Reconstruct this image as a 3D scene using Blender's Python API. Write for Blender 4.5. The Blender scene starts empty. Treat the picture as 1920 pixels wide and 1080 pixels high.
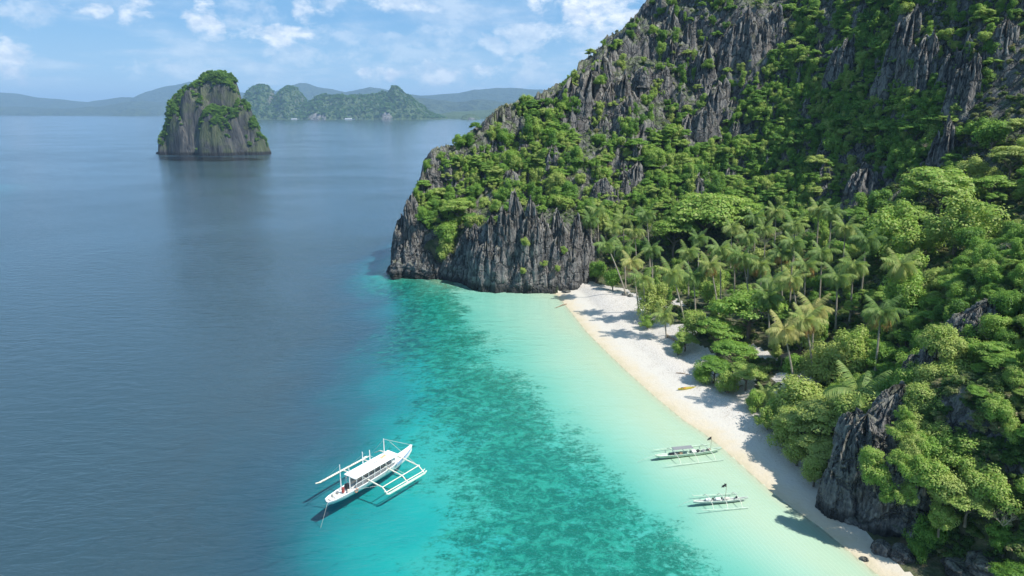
import bpy, math, random
import numpy as np
from mathutils import Vector, Matrix

R = math.radians
random.seed(7)
rng = np.random.default_rng(11)
S = bpy.context.scene
COL = S.collection

# ------------------------------------------------------------------ camera, sky, sun
PITCH = R(14.54)
CAMZ = 55.0
FPX = 1280.0
cam = bpy.data.objects.new('camera', bpy.data.cameras.new('camera'))
COL.objects.link(cam)
cam.location = (0, 0, CAMZ)
cam.rotation_euler = (R(90) - PITCH, 0, 0)
cam.data.lens = 24.0
cam.data.sensor_width = 36.0
cam.data.clip_start = 1.0
cam.data.clip_end = 90000.0
S.camera = cam

SUN_EL = R(54)
SUN_AZ = R(-27)            # measured from +X, anticlockwise
SUN_STRENGTH = 5.0
SKY_STRENGTH = 0.115
HAZE_DENSITY = 0.000075
S.view_settings.view_transform = 'Standard'
S.view_settings.look = 'None'
S.view_settings.exposure = 0.42
S.view_settings.gamma = 1.0
S.view_settings.use_curve_mapping = False
S.cycles.use_denoising = True
S.cycles.max_bounces = 6
S.cycles.diffuse_bounces = 3
S.cycles.glossy_bounces = 2
S.cycles.transmission_bounces = 3
S.cycles.transparent_max_bounces = 8
S.cycles.volume_bounces = 0
S.cycles.sample_clamp_indirect = 6.0
S.cycles.caustics_reflective = False
S.cycles.caustics_refractive = False

sun = bpy.data.objects.new('sun', bpy.data.lights.new('sun', 'SUN'))
COL.objects.link(sun)
sun.data.energy = SUN_STRENGTH
sun.data.angle = R(0.5)
sun.data.color = (1.0, 0.955, 0.88)
sdir = Vector((math.cos(SUN_EL) * math.cos(SUN_AZ), math.cos(SUN_EL) * math.sin(SUN_AZ), math.sin(SUN_EL)))
sun.rotation_euler = sdir.to_track_quat('Z', 'Y').to_euler()


class NT:
    """small helper for node trees"""
    def __init__(s, tree):
        s.t = tree
        s.n = tree.nodes
        s.l = tree.links

    def add(s, kind, **kw):
        n = s.n.new(kind)
        ins = kw.pop('ins', {})
        for k, v in kw.items():
            setattr(n, k, v)
        for k, v in ins.items():
            sock = n.inputs[k]
            if isinstance(v, bpy.types.NodeSocket):
                s.l.new(v, sock)
            else:
                sock.default_value = v
        return n

    def math(s, op, a, b=0.0, c=0.0, clamp=False):
        n = s.n.new('ShaderNodeMath')
        n.operation = op
        n.use_clamp = clamp
        for i, v in enumerate((a, b, c)):
            if isinstance(v, bpy.types.NodeSocket):
                s.l.new(v, n.inputs[i])
            else:
                n.inputs[i].default_value = v
        return n.outputs[0]

    def vmath(s, op, a, b=(0, 0, 0)):
        n = s.n.new('ShaderNodeVectorMath')
        n.operation = op
        for i, v in enumerate((a, b)):
            if isinstance(v, bpy.types.NodeSocket):
                s.l.new(v, n.inputs[i])
            else:
                n.inputs[i].default_value = v
        return n.outputs['Value'] if op in ('DOT_PRODUCT', 'LENGTH', 'DISTANCE') else n.outputs[0]

    def mix(s, f, a, b, kind='RGBA', blend='MIX'):
        n = s.n.new('ShaderNodeMix')
        n.data_type = kind
        if kind == 'RGBA':
            n.blend_type = blend
            i0, ia, ib, o = 0, 6, 7, 2
        else:
            i0, ia, ib, o = 0, 2, 3, 0
        for i, v in ((i0, f), (ia, a), (ib, b)):
            if isinstance(v, bpy.types.NodeSocket):
                s.l.new(v, n.inputs[i])
            else:
                if kind == 'RGBA' and i != 0 and len(v) == 3:
                    v = (*v, 1)
                n.inputs[i].default_value = v
        return n.outputs[o]

    def ramp(s, fac, stops, interp='LINEAR'):
        n = s.n.new('ShaderNodeValToRGB')
        cr = n.color_ramp
        cr.interpolation = interp
        while len(cr.elements) > 1:
            cr.elements.remove(cr.elements[0])
        for i, (p, c) in enumerate(stops):
            e = cr.elements[0] if i == 0 else cr.elements.new(p)
            e.position = p
            e.color = (*c, 1) if len(c) == 3 else c
        if isinstance(fac, bpy.types.NodeSocket):
            s.l.new(fac, n.inputs[0])
        return n.outputs[0]

    def noise(s, vec, scale, detail=3, rough=0.5, dist=0.0, col=False):
        n = s.n.new('ShaderNodeTexNoise')
        n.inputs['Scale'].default_value = scale
        n.inputs['Detail'].default_value = detail
        n.inputs['Roughness'].default_value = rough
        n.inputs['Distortion'].default_value = dist
        if vec is not None:
            s.l.new(vec, n.inputs['Vector'])
        return n.outputs['Color' if col else 'Fac']

    def smooth(s, x, a, b):
        n = s.n.new('ShaderNodeMapRange')
        n.interpolation_type = 'SMOOTHSTEP'
        s.l.new(x, n.inputs[0])
        n.inputs[1].default_value = a
        n.inputs[2].default_value = b
        return n.outputs[0]


def pixdir(px, py):
    a = (px - 960) / FPX
    b = (540 - py) / FPX
    return Vector((a, math.cos(PITCH) + b * math.sin(PITCH), -math.sin(PITCH) + b * math.cos(PITCH)))


def ground(px, py, z=0.0):
    d = pixdir(px, py)
    t = (z - CAMZ) / d.z
    return Vector((d.x * t, d.y * t, z))


def atY(px, py, Y):
    d = pixdir(px, py)
    t = Y / d.y
    return Vector((d.x * t, Y, CAMZ + d.z * t))


def topix(P):
    """world points (n,3) to photo pixels"""
    x, y, z = P[..., 0], P[..., 1], P[..., 2] - CAMZ
    f = y * math.cos(PITCH) - z * math.sin(PITCH)
    u = y * math.sin(PITCH) + z * math.cos(PITCH)
    return 960 + FPX * x / f, 540 - FPX * u / f, f


# the sky: Nishita atmosphere with procedural cumulus
world = bpy.data.worlds.new('World')
S.world = world
world.use_nodes = True
w = NT(world.node_tree)
w.n.clear()
sky = w.add('ShaderNodeTexSky', sky_type='NISHITA', sun_disc=False, sun_elevation=SUN_EL,
            sun_rotation=R(90) - SUN_AZ, altitude=0, air_density=1.0, dust_density=0.6, ozone_density=1.6)
tc = w.add('ShaderNodeTexCoord')
dirv = w.vmath('NORMALIZE', tc.outputs['Generated'])
sep = w.add('ShaderNodeSeparateXYZ', ins={0: dirv})
# cloud plane coordinates: stretch towards the horizon, as a real cloud deck does
hz = w.math('ADD', w.math('MAXIMUM', sep.outputs[2], 0.0), 0.10)
cx = w.math('DIVIDE', sep.outputs[0], hz)
cy = w.math('DIVIDE', sep.outputs[1], hz)
cv = w.add('ShaderNodeCombineXYZ', ins={0: cx, 1: w.math('MULTIPLY', cy, 0.9), 2: 3.7}).outputs[0]
n1 = w.noise(cv, 1.15, 9, 0.58, 0.15)
wisp = w.smooth(n1, 0.47, 0.74)
# a few separate puffs and banks where the photograph has them (px, py, half-width, half-height, strength)
puffs = [(262, 26, 26, 20, .8), (378, 34, 26, 22, .85), (382, 70, 20, 9, .5), (522, 64, 46, 15, .9), (565, 14, 16, 22, .8),
         (616, 6, 24, 14, .6), (182, 20, 20, 9, .8), (12, 112, 26, 22, .9), (718, 139, 26, 13, .95), (840, 136, 80, 17, .75), (300, 132, 40, 12, .5), (600, 100, 70, 18, .4), (470, 30, 50, 20, .35),
         (925, 86, 22, 16, .55), (936, 57, 12, 8, .5), (1100, 18, 70, 26, .95), (1050, 60, 90, 22, .6), (760, 8, 60, 12, .7),
         (840, 60, 40, 30, .35), (990, 100, 34, 30, .5), (1150, 70, 70, 40, .6), (640, 70, 50, 12, .35), (345, 130, 60, 16, .35),
         (60, 25, 60, 16, .45), (720, 96, 120, 24, .3), (1010, 142, 50, 14, .45), (1180, 30, 50, 40, .8),
         (1500, -220, 200, 60, .7), (300, -160, 160, 40, .6), (-300, 60, 120, 24, .6), (-150, -60, 120, 30, .5), (2300, 60, 140, 40, .7)]
pn = w.noise(w.vmath('MULTIPLY', dirv, (26, 26, 44)), 1.0, 8, 0.6, 0.2)
pn_c = w.math('SUBTRACT', pn, 0.5)
acc = None
for (px, py, hw, hh, st) in puffs:
    d = pixdir(px, py).normalized()
    rv = Vector((d.y, -d.x, 0)).normalized()
    uv = rv.cross(d).normalized()
    a = w.math('MULTIPLY', w.vmath('DOT_PRODUCT', dirv, tuple(rv)), FPX / (hw * 1.5))
    b = w.math('MULTIPLY', w.vmath('DOT_PRODUCT', w.vmath('SUBTRACT', dirv, tuple(d)), tuple(uv)), FPX / (hh * 1.5))
    front = w.math('GREATER_THAN', w.vmath('DOT_PRODUCT', dirv, tuple(d)), 0.3)
    r2 = w.math('ADD', w.math('MULTIPLY', a, a), w.math('MULTIPLY', b, b))
    fld = w.math('MULTIPLY', w.math('SUBTRACT', 1.0, r2), 1.0)
    fld = w.math('ADD', fld, w.math('MULTIPLY', pn_c, 5.0))
    m = w.math('MULTIPLY', w.math('MULTIPLY', w.smooth(fld, 0.0, 1.3), st), front)
    acc = m if acc is None else w.math('MAXIMUM', acc, m)
veil = w.math('MULTIPLY', wisp, w.math('ADD', 0.40, w.math('MULTIPLY', w.smooth(sep.outputs[2], 0.15, 0.4), 0.35)))
cl = w.math('MAXIMUM', acc, veil)
up = w.smooth(sep.outputs[2], 0.0, 0.03)
cl = w.math('MULTIPLY', cl, w.math('ADD', 0.35, w.math('MULTIPLY', up, 0.65)))
shade = w.noise(w.vmath('MULTIPLY', dirv, (40, 40, 70)), 1.0, 5, 0.6)
ccol = w.mix(w.smooth(shade, 0.35, 0.65), (4.9, 5.7, 6.8), (7.6, 7.9, 8.2))
grad = w.ramp(w.math('MULTIPLY', w.math('MAXIMUM', sep.outputs[2], 0.0), 2.0), [(0.0, (4.3, 5.7, 6.8)), (0.08, (2.7, 4.4, 6.2)), (0.24, (1.35, 3.1, 5.4)), (0.5, (1.6, 3.3, 5.3)), (1.0, (1.4, 2.8, 4.6))])
skyt = w.mix(0.85, w.mix(1.0, sky.outputs[0], (0.80, 1.0, 1.12), blend='MULTIPLY'), grad)
skyc = w.mix(cl, skyt, ccol)
bg = w.add('ShaderNodeBackground', ins={0: skyc, 1: SKY_STRENGTH})
wo = w.add('ShaderNodeOutputWorld', ins={0: bg.outputs[0]})

# ------------------------------------------------------------------ helpers for objects


def mesh_from(name, V, F=None, smooth=False, quads=None):
    me = bpy.data.meshes.new(name)
    V = np.asarray(V, dtype=np.float32).reshape(-1, 3)
    if quads is None and F is not None and len(F) and isinstance(F, np.ndarray) and F.ndim == 2:
        quads = F
    if quads is not None:
        quads = np.asarray(quads, dtype=np.int32)
        k = quads.shape[1]
        me.vertices.add(len(V))
        me.vertices.foreach_set('co', V.ravel())
        me.loops.add(quads.size)
        me.loops.foreach_set('vertex_index', quads.ravel())
        me.polygons.add(len(quads))
        me.polygons.foreach_set('loop_start', np.arange(len(quads), dtype=np.int32) * k)
        me.update(calc_edges=True)
    else:
        me.from_pydata(V.tolist(), [], F)
    if smooth:
        me.polygons.foreach_set('use_smooth', [True] * len(me.polygons))
    me.update()
    return me


def link(name, me, mat=None, parent=None, loc=(0, 0, 0), rot=(0, 0, 0), scale=(1, 1, 1)):
    o = bpy.data.objects.new(name, me)
    COL.objects.link(o)
    o.location = loc
    o.rotation_euler = rot
    o.scale = scale
    if mat is not None and me is not None and not me.materials:
        me.materials.append(mat)
    if parent is not None:
        o.parent = parent
    return o


def tag(o, label=None, cat=None, group=None, kind=None):
    if label:
        o['label'] = label
    if cat:
        o['category'] = cat
    if group:
        o['group'] = group
    if kind:
        o['kind'] = kind
    return o


class MB:
    """mesh buffer"""
    def __init__(s):
        s.V = []
        s.F = []

    def box(s, c, size, rz=0.0, top=(1, 1), M=None):
        hx, hy, hz = size[0] / 2, size[1] / 2, size[2] / 2
        b = len(s.V)
        for z in (-1, 1):
            k = top if z > 0 else (1, 1)
            for x, y in ((-1, -1), (1, -1), (1, 1), (-1, 1)):
                v = Vector((x * hx * k[0], y * hy * k[1], z * hz))
                if rz:
                    v.rotate(Matrix.Rotation(rz, 3, 'Z'))
                v += Vector(c)
                if M:
                    v = M @ v
                s.V.append(tuple(v))
        s.F += [[b, b + 3, b + 2, b + 1], [b + 4, b + 5, b + 6, b + 7]] + [[b + i, b + (i + 1) % 4, b + 4 + (i + 1) % 4, b + 4 + i] for i in range(4)]

    def tube(s, pts, rad, n=8, cap=True):
        pts = [Vector(p) for p in pts]
        if not hasattr(rad, '__len__'):
            rad = [rad] * len(pts)
        b = len(s.V)
        for i, p in enumerate(pts):
            t = (pts[min(i + 1, len(pts) - 1)] - pts[max(i - 1, 0)]).normalized()
            ref = Vector((0, 0, 1)) if abs(t.z) < 0.9 else Vector((1, 0, 0))
            a = t.cross(ref).normalized()
            c = t.cross(a).normalized()
            for k in range(n):
                an = 2 * math.pi * k / n
                s.V.append(tuple(p + (a * math.cos(an) + c * math.sin(an)) * rad[i]))
        for i in range(len(pts) - 1):
            for k in range(n):
                k2 = (k + 1) % n
                s.F.append([b + i * n + k, b + i * n + k2, b + (i + 1) * n + k2, b + (i + 1) * n + k])
        if cap:
            s.F.append([b + k for k in range(n)][::-1])
            e = b + (len(pts) - 1) * n
            s.F.append([e + k for k in range(n)])

    def mesh(s, name, smooth=False):
        return mesh_from(name, s.V, s.F, smooth)

    def build(s, name, mat, parent=None, smooth=False, **kw):
        return link(name, s.mesh(name, smooth), mat, parent, **kw)


def empty(name, loc=(0, 0, 0), rz=0.0):
    o = bpy.data.objects.new(name, None)
    COL.objects.link(o)
    o.empty_display_size = 0.5
    o.location = loc
    o.rotation_euler = (0, 0, rz)
    return o


# ------------------------------------------------------------------ numpy noise
def _hash(ix, iy, iz, seed):
    h = (ix * 374761393 + iy * 668265263 + iz * 1440662683 + seed * 974634777) & 0xFFFFFFFF
    h = ((h ^ (h >> 13)) * 1274126177) & 0xFFFFFFFF
    return ((h ^ (h >> 16)) & 0xFFFF) / 65535.0


def vnoise(x, y, z=None, seed=0):
    """value noise in -1..1"""
    x = np.asarray(x, dtype=np.float64)
    y = np.asarray(y, dtype=np.float64)
    z = np.zeros_like(x) if z is None else np.asarray(z, dtype=np.float64)
    ix, iy, iz = np.floor(x).astype(np.int64), np.floor(y).astype(np.int64), np.floor(z).astype(np.int64)
    fx, fy, fz = x - ix, y - iy, z - iz
    fx, fy, fz = [f * f * f * (f * (f * 6 - 15) + 10) for f in (fx, fy, fz)]
    out = 0
    flat = not np.any(fz)
    for dz in ((0,) if flat else (0, 1)):
        wz = 1.0 if flat else (fz if dz else 1 - fz)
        for dy in (0, 1):
            wy = fy if dy else 1 - fy
            for dx in (0, 1):
                wx = fx if dx else 1 - fx
                out = out + _hash(ix + dx, iy + dy, iz + dz, seed) * wx * wy * wz
    return out * 2 - 1


def fbm(x, y, z=None, octs=4, seed=0, gain=0.5):
    a, s, t = 1.0, 0.0, 0.0
    for o in range(octs):
        k = 2.03 ** o
        s = s + a * vnoise(x * k + 17.3 * o, y * k - 9.1 * o, None if z is None else z * k, seed + o)
        t += a
        a *= gain
    return s / t


def ridged(x, y, z=None, octs=3, seed=0, gain=0.5):
    a, s, t = 1.0, 0.0, 0.0
    for o in range(octs):
        k = 2.07 ** o
        s = s + a * (1 - np.abs(vnoise(x * k + 5.7 * o, y * k + 3.3 * o, None if z is None else z * k, seed + o)) * 2)
        t += a
        a *= gain
    return s / t


def sstep(x, a, b):
    t = np.clip((x - a) / (b - a), 0, 1)
    return t * t * (3 - 2 * t)


class TPS:
    def __init__(s, pts, lam=0.0):
        P = np.array(pts, dtype=float)
        s.c = P[:, :2]
        n = len(P)
        K = s.U(s.c, s.c) + lam * np.eye(n)
        Q = np.hstack([np.ones((n, 1)), s.c])
        A = np.block([[K, Q], [Q.T, np.zeros((3, 3))]])
        s.w = np.linalg.solve(A, np.concatenate([P[:, 2], np.zeros(3)]))

    @staticmethod
    def U(a, b):
        r2 = ((a[:, None, :] - b[None, :, :]) ** 2).sum(-1) + 1e-9
        return 0.5 * r2 * np.log(r2)

    def __call__(s, x, y):
        x, y = np.broadcast_arrays(x, y)
        sh = x.shape
        P = np.stack([x.ravel(), y.ravel()], 1)
        out = np.empty(len(P))
        for i in range(0, len(P), 60000):
            q = P[i:i + 60000]
            out[i:i + 60000] = s.U(q, s.c) @ s.w[:-3] + s.w[-3] + q @ s.w[-2:]
        return out.reshape(sh)


# ------------------------------------------------------------------ the lie of the land
SKY_X = [740, 750, 757, 768, 785, 795, 825, 850, 880, 940, 990, 1040, 1080, 1085, 1130, 1180, 1215, 1260, 2400]
SKY_Y = [520, 450, 400, 358, 345, 312, 270, 262, 240, 210, 185, 155, 132, 112, 75, 45, 3, -60, -2400]
beach_px = [(1045, 553), (1075, 590), (1100, 622), (1140, 662), (1180, 700), (1230, 745), (1285, 790), (1320, 812), (1355, 840),
            (1400, 880), (1450, 925), (1490, 955), (1540, 990), (1600, 1040), (1650, 1080)]
cliff_px = [(745, 512), (800, 520), (860, 527), (895, 537), (940, 545), (985, 548), (1030, 549)]
beach_line = [ground(*p)[:2] for p in beach_px]
cliff_line = [ground(*p)[:2] for p in cliff_px]
coast = [(0, 520), (-15, 420), (-36, 320), (-43, 262), (-42, 240)] + cliff_line + beach_line + [(47, 66), (56, 58), (70, 50), (90, 44), (120, 36), (200, 20), (330, 0)]
coast = np.array(coast, dtype=float)
coast_poly = np.vstack([coast, [[900, 0], [900, 900], [0, 900]]])


def inside(x, y, poly):
    r = np.zeros(np.shape(x), bool)
    n = len(poly)
    for i in range(n):
        x1, y1 = poly[i]
        x2, y2 = poly[(i + 1) % n]
        c = ((y1 > y) != (y2 > y)) & (x < (x2 - x1) * (y - y1) / (y2 - y1 + 1e-12) + x1)
        r ^= c
    return r


def dist_line(x, y, line):
    best = np.full(np.shape(x), 1e9)
    for (x1, y1), (x2, y2) in zip(line[:-1], line[1:]):
        dx, dy = x2 - x1, y2 - y1
        t = np.clip(((x - x1) * dx + (y - y1) * dy) / (dx * dx + dy * dy), 0, 1)
        best = np.minimum(best, np.hypot(x - x1 - t * dx, y - y1 - t * dy))
    return best


land_pts = [
    # jungle floor behind the beach
    (26, 205, 2.2), (37, 190, 2.4), (40, 170, 2.4), (43, 150, 2.2), (48, 135, 2.2), (49, 118, 2.2), (50, 106, 2.5),
    (50, 200, 4), (60, 175, 6), (62, 150, 6), (63, 130, 7), (75, 200, 9), (85, 165, 17), (78, 140, 15), (66, 112, 13), (58, 104, 8),
    (22, 214, 4), (35, 222, 7), (60, 225, 10), (88, 225, 19), (105, 198, 27), (102, 165, 26), (90, 130, 27),
    # near headland and hill on the right
    (52, 93, 9), (52.5, 83, 16), (49, 80, 7), (50, 76, 4), (56, 78, 17), (62, 86, 20), (70, 95, 23), (78, 106, 29), (64, 72, 16),
    (58, 66, 4), (75, 72, 22), (90, 90, 30), (90, 60, 18), (105, 110, 36), (150, 80, 35), (200, 50, 25),
    # the big mountain: foot and face
    (-33, 240, 30), (-32, 250, 36), (-22, 265, 44), (-4, 285, 55), (7, 300, 61), (18, 312, 68), (30, 325, 78), (42, 335, 88), (65, 350, 108),
    (-14, 240, 31), (0, 240, 29), (14, 236, 25), (0, 262, 42), (22, 262, 41), (24, 290, 60), (45, 260, 40), (50, 292, 68), (70, 255, 36), (78, 290, 72),
    (89.7, 258, 36.8), (99, 300, 100), (112, 228, 38), (118, 262, 75), (125, 200, 44), (132, 242, 92), (150, 205, 80), (135, 165, 44), (155, 180, 56),
    (-28, 300, 22), (-20, 350, 22), (10, 390, 35), (60, 420, 80), (120, 370, 130), (170, 300, 125), (190, 230, 88), (200, 160, 42), (250, 350, 120),
    (300, 200, 60), (350, 450, 120), (100, 600, 80), (400, 700, 80), (500, 100, 60),
    (-20, 230, 16), (-27, 231, 10), (-5, 224, 24), (6, 220, 24), (16, 219, 20),
]
land_tps = TPS(land_pts, 0.0)

depth_px = [(1000, 600, 1.0), (1050, 680, 1.0), (1150, 780, .9), (1250, 870, .8), (1350, 960, .8), (1450, 1040, .8), (1000, 562, .8), (1090, 640, .5), (1200, 750, .4), (1400, 915, .35),
            (885, 560, 2), (960, 680, 2.3), (1040, 760, 2.3), (1150, 860, 2.3), (1260, 960, 2.3), (1380, 1070, 2.2),
            (820, 580, 3.6), (880, 700, 3.5), (960, 820, 3.5), (1100, 980, 3.3),
            (770, 540, 3.5), (790, 640, 4.6), (800, 750, 4.6), (900, 1000, 3.8), (780, 522, 2.5), (880, 540, 1.5),
            (740, 800, 4.8), (700, 950, 4.8), (640, 1000, 5.6), (800, 1050, 3.8), (650, 1070, 5.4),
            (690, 700, 7.5), (640, 800, 8), (590, 900, 7.6), (560, 1000, 8), (715, 600, 8), (735, 530, 8),
            (600, 600, 13), (540, 700, 13), (470, 800, 13), (450, 950, 12.5), (430, 1080, 12), (300, 700, 15), (100, 900, 15), (660, 510, 13), (300, 1080, 14), (700, 460, 14), (500, 400, 16), (0, 600, 16)]
reef_px = [(770, 532, 1.3), (800, 535, 1.2), (770, 560, 1.1), (830, 548, 1.1), (800, 580, 1.2), (830, 570, 1.1), (800, 640, 1), (850, 640, 1.1), (830, 760, .75), (880, 700, 1.1), (900, 850, .9), (960, 820, 1.1), (1010, 800, .95), (1100, 900, 1), (1000, 950, 1.1),
           (1200, 1000, 1.0), (1100, 1050, 1.1), (930, 1050, .9), (1250, 1060, .95), (980, 740, .85),
           (885, 550, 0), (900, 590, .1), (970, 660, -.1), (1050, 740, -.1), (1170, 850, -.1), (1290, 960, -.1), (1400, 1070, -.1), (1100, 700, -1), (1300, 900, -1), (1000, 600, -1), (1500, 1070, -1),
           (790, 800, .4), (780, 900, .15), (700, 1000, -.1), (600, 1060, .05), (740, 700, .1), (820, 1000, .25), (600, 900, .0), (450, 900, -.6), (300, 1050, -.8), (520, 1050, -.4), (100, 950, -.8), (660, 760, -.1), (730, 560, 0), (300, 800, -.8), (850, 1075, .35)]
depth_tps = TPS([(*ground(a, b)[:2], d) for a, b, d in depth_px] + [(p[0], p[1], 0.0) for p in beach_line[::2]] +
                [(30, 30, 2), (-20, 30, 5), (-80, 20, 15), (-160, 60, 17), (-200, 200, 18), (-100, 300, 18), (-60, 270, 10), (-60, 400, 16), (-150, 500, 18)], 3.0)
reef_tps = TPS([(*ground(a, b)[:2], d) for a, b, d in reef_px] + [(30, 30, 0), (-80, 20, -.8), (-200, 200, -.8), (-60, 270, -.6)], 5.0)


def land_height(x, y, sd, dbeach, dcliff):
    """height above the sea for land points; sd = distance to the coast"""
    base = land_tps(x, y)
    slope_amt = sstep(base, 10, 32) * (0.12 + 0.88 * sstep(y - 0.25 * (x - 60), 165, 205))
    # fluted terraces of the limestone slope
    wx = x + 5.0 * fbm(x / 22, y / 22, octs=3, seed=3)
    wy = y + 5.0 * fbm(x / 22, y / 22, octs=3, seed=8)
    fl = ridged(wx / 7.5, wy / 7.5, octs=4, seed=21, gain=0.55)
    big = fbm(wx / 34, wy / 30, octs=3, seed=5)
    h = base + slope_amt * (big * 11 + (fl - 0.45) * 4.5)
    step = 17.0
    ph = h / step + 1.5 * fbm(x / 45, y / 45, octs=3, seed=31)
    fr = ph - np.floor(ph)
    tz = (np.floor(ph) + sstep(fr, 0.30, 0.72)) * step - (ph * step - h)
    h = h + (tz - h) * 0.5 * slope_amt
    h = h + slope_amt * 1.5 * -0.3 + slope_amt * 1.5 * ridged(wx / 2.6, wy / 2.6, octs=2, seed=44) + (0.25 + 0.75 * slope_amt) * 0.6 * fbm(x / 1.3, y / 1.3, octs=2, seed=50)
    # beach strip: gentle sand slope near the beach line
    bs = 0.085 * sd + 0.12 * np.maximum(sd - 8, 0)
    near_b = sstep(dbeach - np.minimum(dcliff, 60) * 0.0, 7.0, 16.0)
    hb = bs + (np.maximum(h, 0.6) - bs) * near_b
    near_c = sstep(sd, 1.0, 5.5)
    hc = -2.0 + (np.maximum(h, 1.0) + 2.0) * near_c
    isb = (dbeach <= dcliff + 0.5)
    wgt = sstep(dcliff - dbeach, -6, 6)
    return np.where(isb, hb, hc) * wgt + np.where(isb, hb, hc) * (1 - wgt)


def surface(x, y):
    ins = inside(x, y, coast_poly)
    bl = np.array(beach_line + [(47, 66)])
    cl_ = np.array([c for c in coast.tolist() if c[1] > 206][:12])
    cl2 = np.array(coast.tolist()[-6:])
    sd = dist_line(x, y, coast)
    dbc = dist_line(x, y, bl)
    dcc = np.minimum(dist_line(x, y, cl_), dist_line(x, y, cl2))
    far = (np.abs(x) > 700) | (np.abs(y) > 900)
    dep = np.full(x.shape, 18.0)
    m = ~far & ~ins
    dd = depth_tps(x[m], y[m])
    dd = dd + fbm(x[m] / 14, y[m] / 14, octs=3, seed=70) * 0.12 * np.clip(dd, 0, 9)
    s_ = sd[m]
    dd = np.clip(dd, 0.0, 18)
    shore = np.where(dbc[m] < dcc[m], 0.17 * s_ + 0.004 * s_ ** 2, 0.6 + 0.5 * s_)
    dd = np.minimum(np.maximum(dd, np.minimum(0.17 * s_, 0.35)), shore)
    dep[m] = dd
    z = -dep * 0.45
    lm = ins & ~far
    z[lm] = land_height(x[lm], y[lm], sd[lm], dbc[lm], dcc[lm])
    z[ins & far] = 60
    # the ridge keeps below the crest line that was surveyed
    k = ins & ~far & (y > 215) & (y < 460) & (x < 110)
    P = np.stack([x[k], y[k], z[k]], 1)
    u, v, f = topix(P)
    lim = np.interp(u, SKY_X, SKY_Y) + 7
    b_ = (540 - lim) / FPX
    zl = CAMZ + y[k] * (-math.sin(PITCH) + b_ * math.cos(PITCH)) / (math.cos(PITCH) + b_ * math.sin(PITCH))
    rag = 3.5 * ridged(x[k] / 4.0, y[k] / 4.0, octs=3, seed=61) + 6 * np.clip(fbm(x[k] / 20, y[k] / 20, octs=2, seed=62), -.6, .6)
    z[k] = np.where(z[k] > zl - 2, np.maximum(zl - 2.5 + rag - 0.25 * np.clip(z[k] - zl, 0, 40), 0.5), z[k])
    return z, ins, sd, dbc, dcc


def axis(a, b, step, lo, hi, growth=1.16):
    v = list(np.arange(a, b + step / 2, step))
    s = step
    t = v[-1]
    while t < hi:
        s *= growth
        t += s
        v.append(min(t, hi))
    s = step
    t = v[0]
    pre = []
    while t > lo:
        s *= growth
        t -= s
        pre.append(max(t, lo))
    return np.array(pre[::-1] + v)


GX = axis(-50, 172, 0.65, -21000, 21000)
GY = axis(58, 372, 0.65, -6000, 24000)
XX, YY = np.meshgrid(GX, GY, indexing='xy')
ZZ, INS, SD, DBC, DCC = surface(XX, YY)
NXg, NYg = len(GX), len(GY)
# land only near: beyond the mountain block drop back into the sea
LANDBOX = (XX < 640) & (YY < 880) & (YY > -5)
ZZ = np.where(INS & ~LANDBOX, -18.0, ZZ)


def height_at(x, y):
    x = np.atleast_1d(np.asarray(x, float))
    y = np.atleast_1d(np.asarray(y, float))
    i = np.clip(np.searchsorted(GX, x) - 1, 0, NXg - 2)
    j = np.clip(np.searchsorted(GY, y) - 1, 0, NYg - 2)
    fx = (x - GX[i]) / (GX[i + 1] - GX[i])
    fy = (y - GY[j]) / (GY[j + 1] - GY[j])
    return (ZZ[j, i] * (1 - fx) * (1 - fy) + ZZ[j, i + 1] * fx * (1 - fy) + ZZ[j + 1, i] * (1 - fx) * fy + ZZ[j + 1, i + 1] * fx * fy)


def hgt(x, y):
    return float(height_at(x, y)[0])


# ------------------------------------------------------------------ materials
def new_mat(name):
    m = bpy.data.materials.new(name)
    m.use_nodes = True
    m.node_tree.nodes.clear()
    return m, NT(m.node_tree)


def plain(name, col, rough=0.6, var=0.12, scale=6.0, metal=0.0):
    """painted / wooden surface with slight mottling"""
    m, t = new_mat(name)
    g = t.add('ShaderNodeTexCoord')
    n = t.noise(g.outputs['Object'], scale, 4, 0.6)
    c = t.mix(t.smooth(n, 0.3, 0.7), tuple(k * (1 - var) for k in col), tuple(min(1, k * (1 + var)) for k in col))
    p = t.add('ShaderNodeBsdfPrincipled', ins={'Base Color': c, 'Roughness': rough, 'Metallic': metal})
    t.add('ShaderNodeOutputMaterial', ins={0: p.outputs[0]})
    return m


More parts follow.
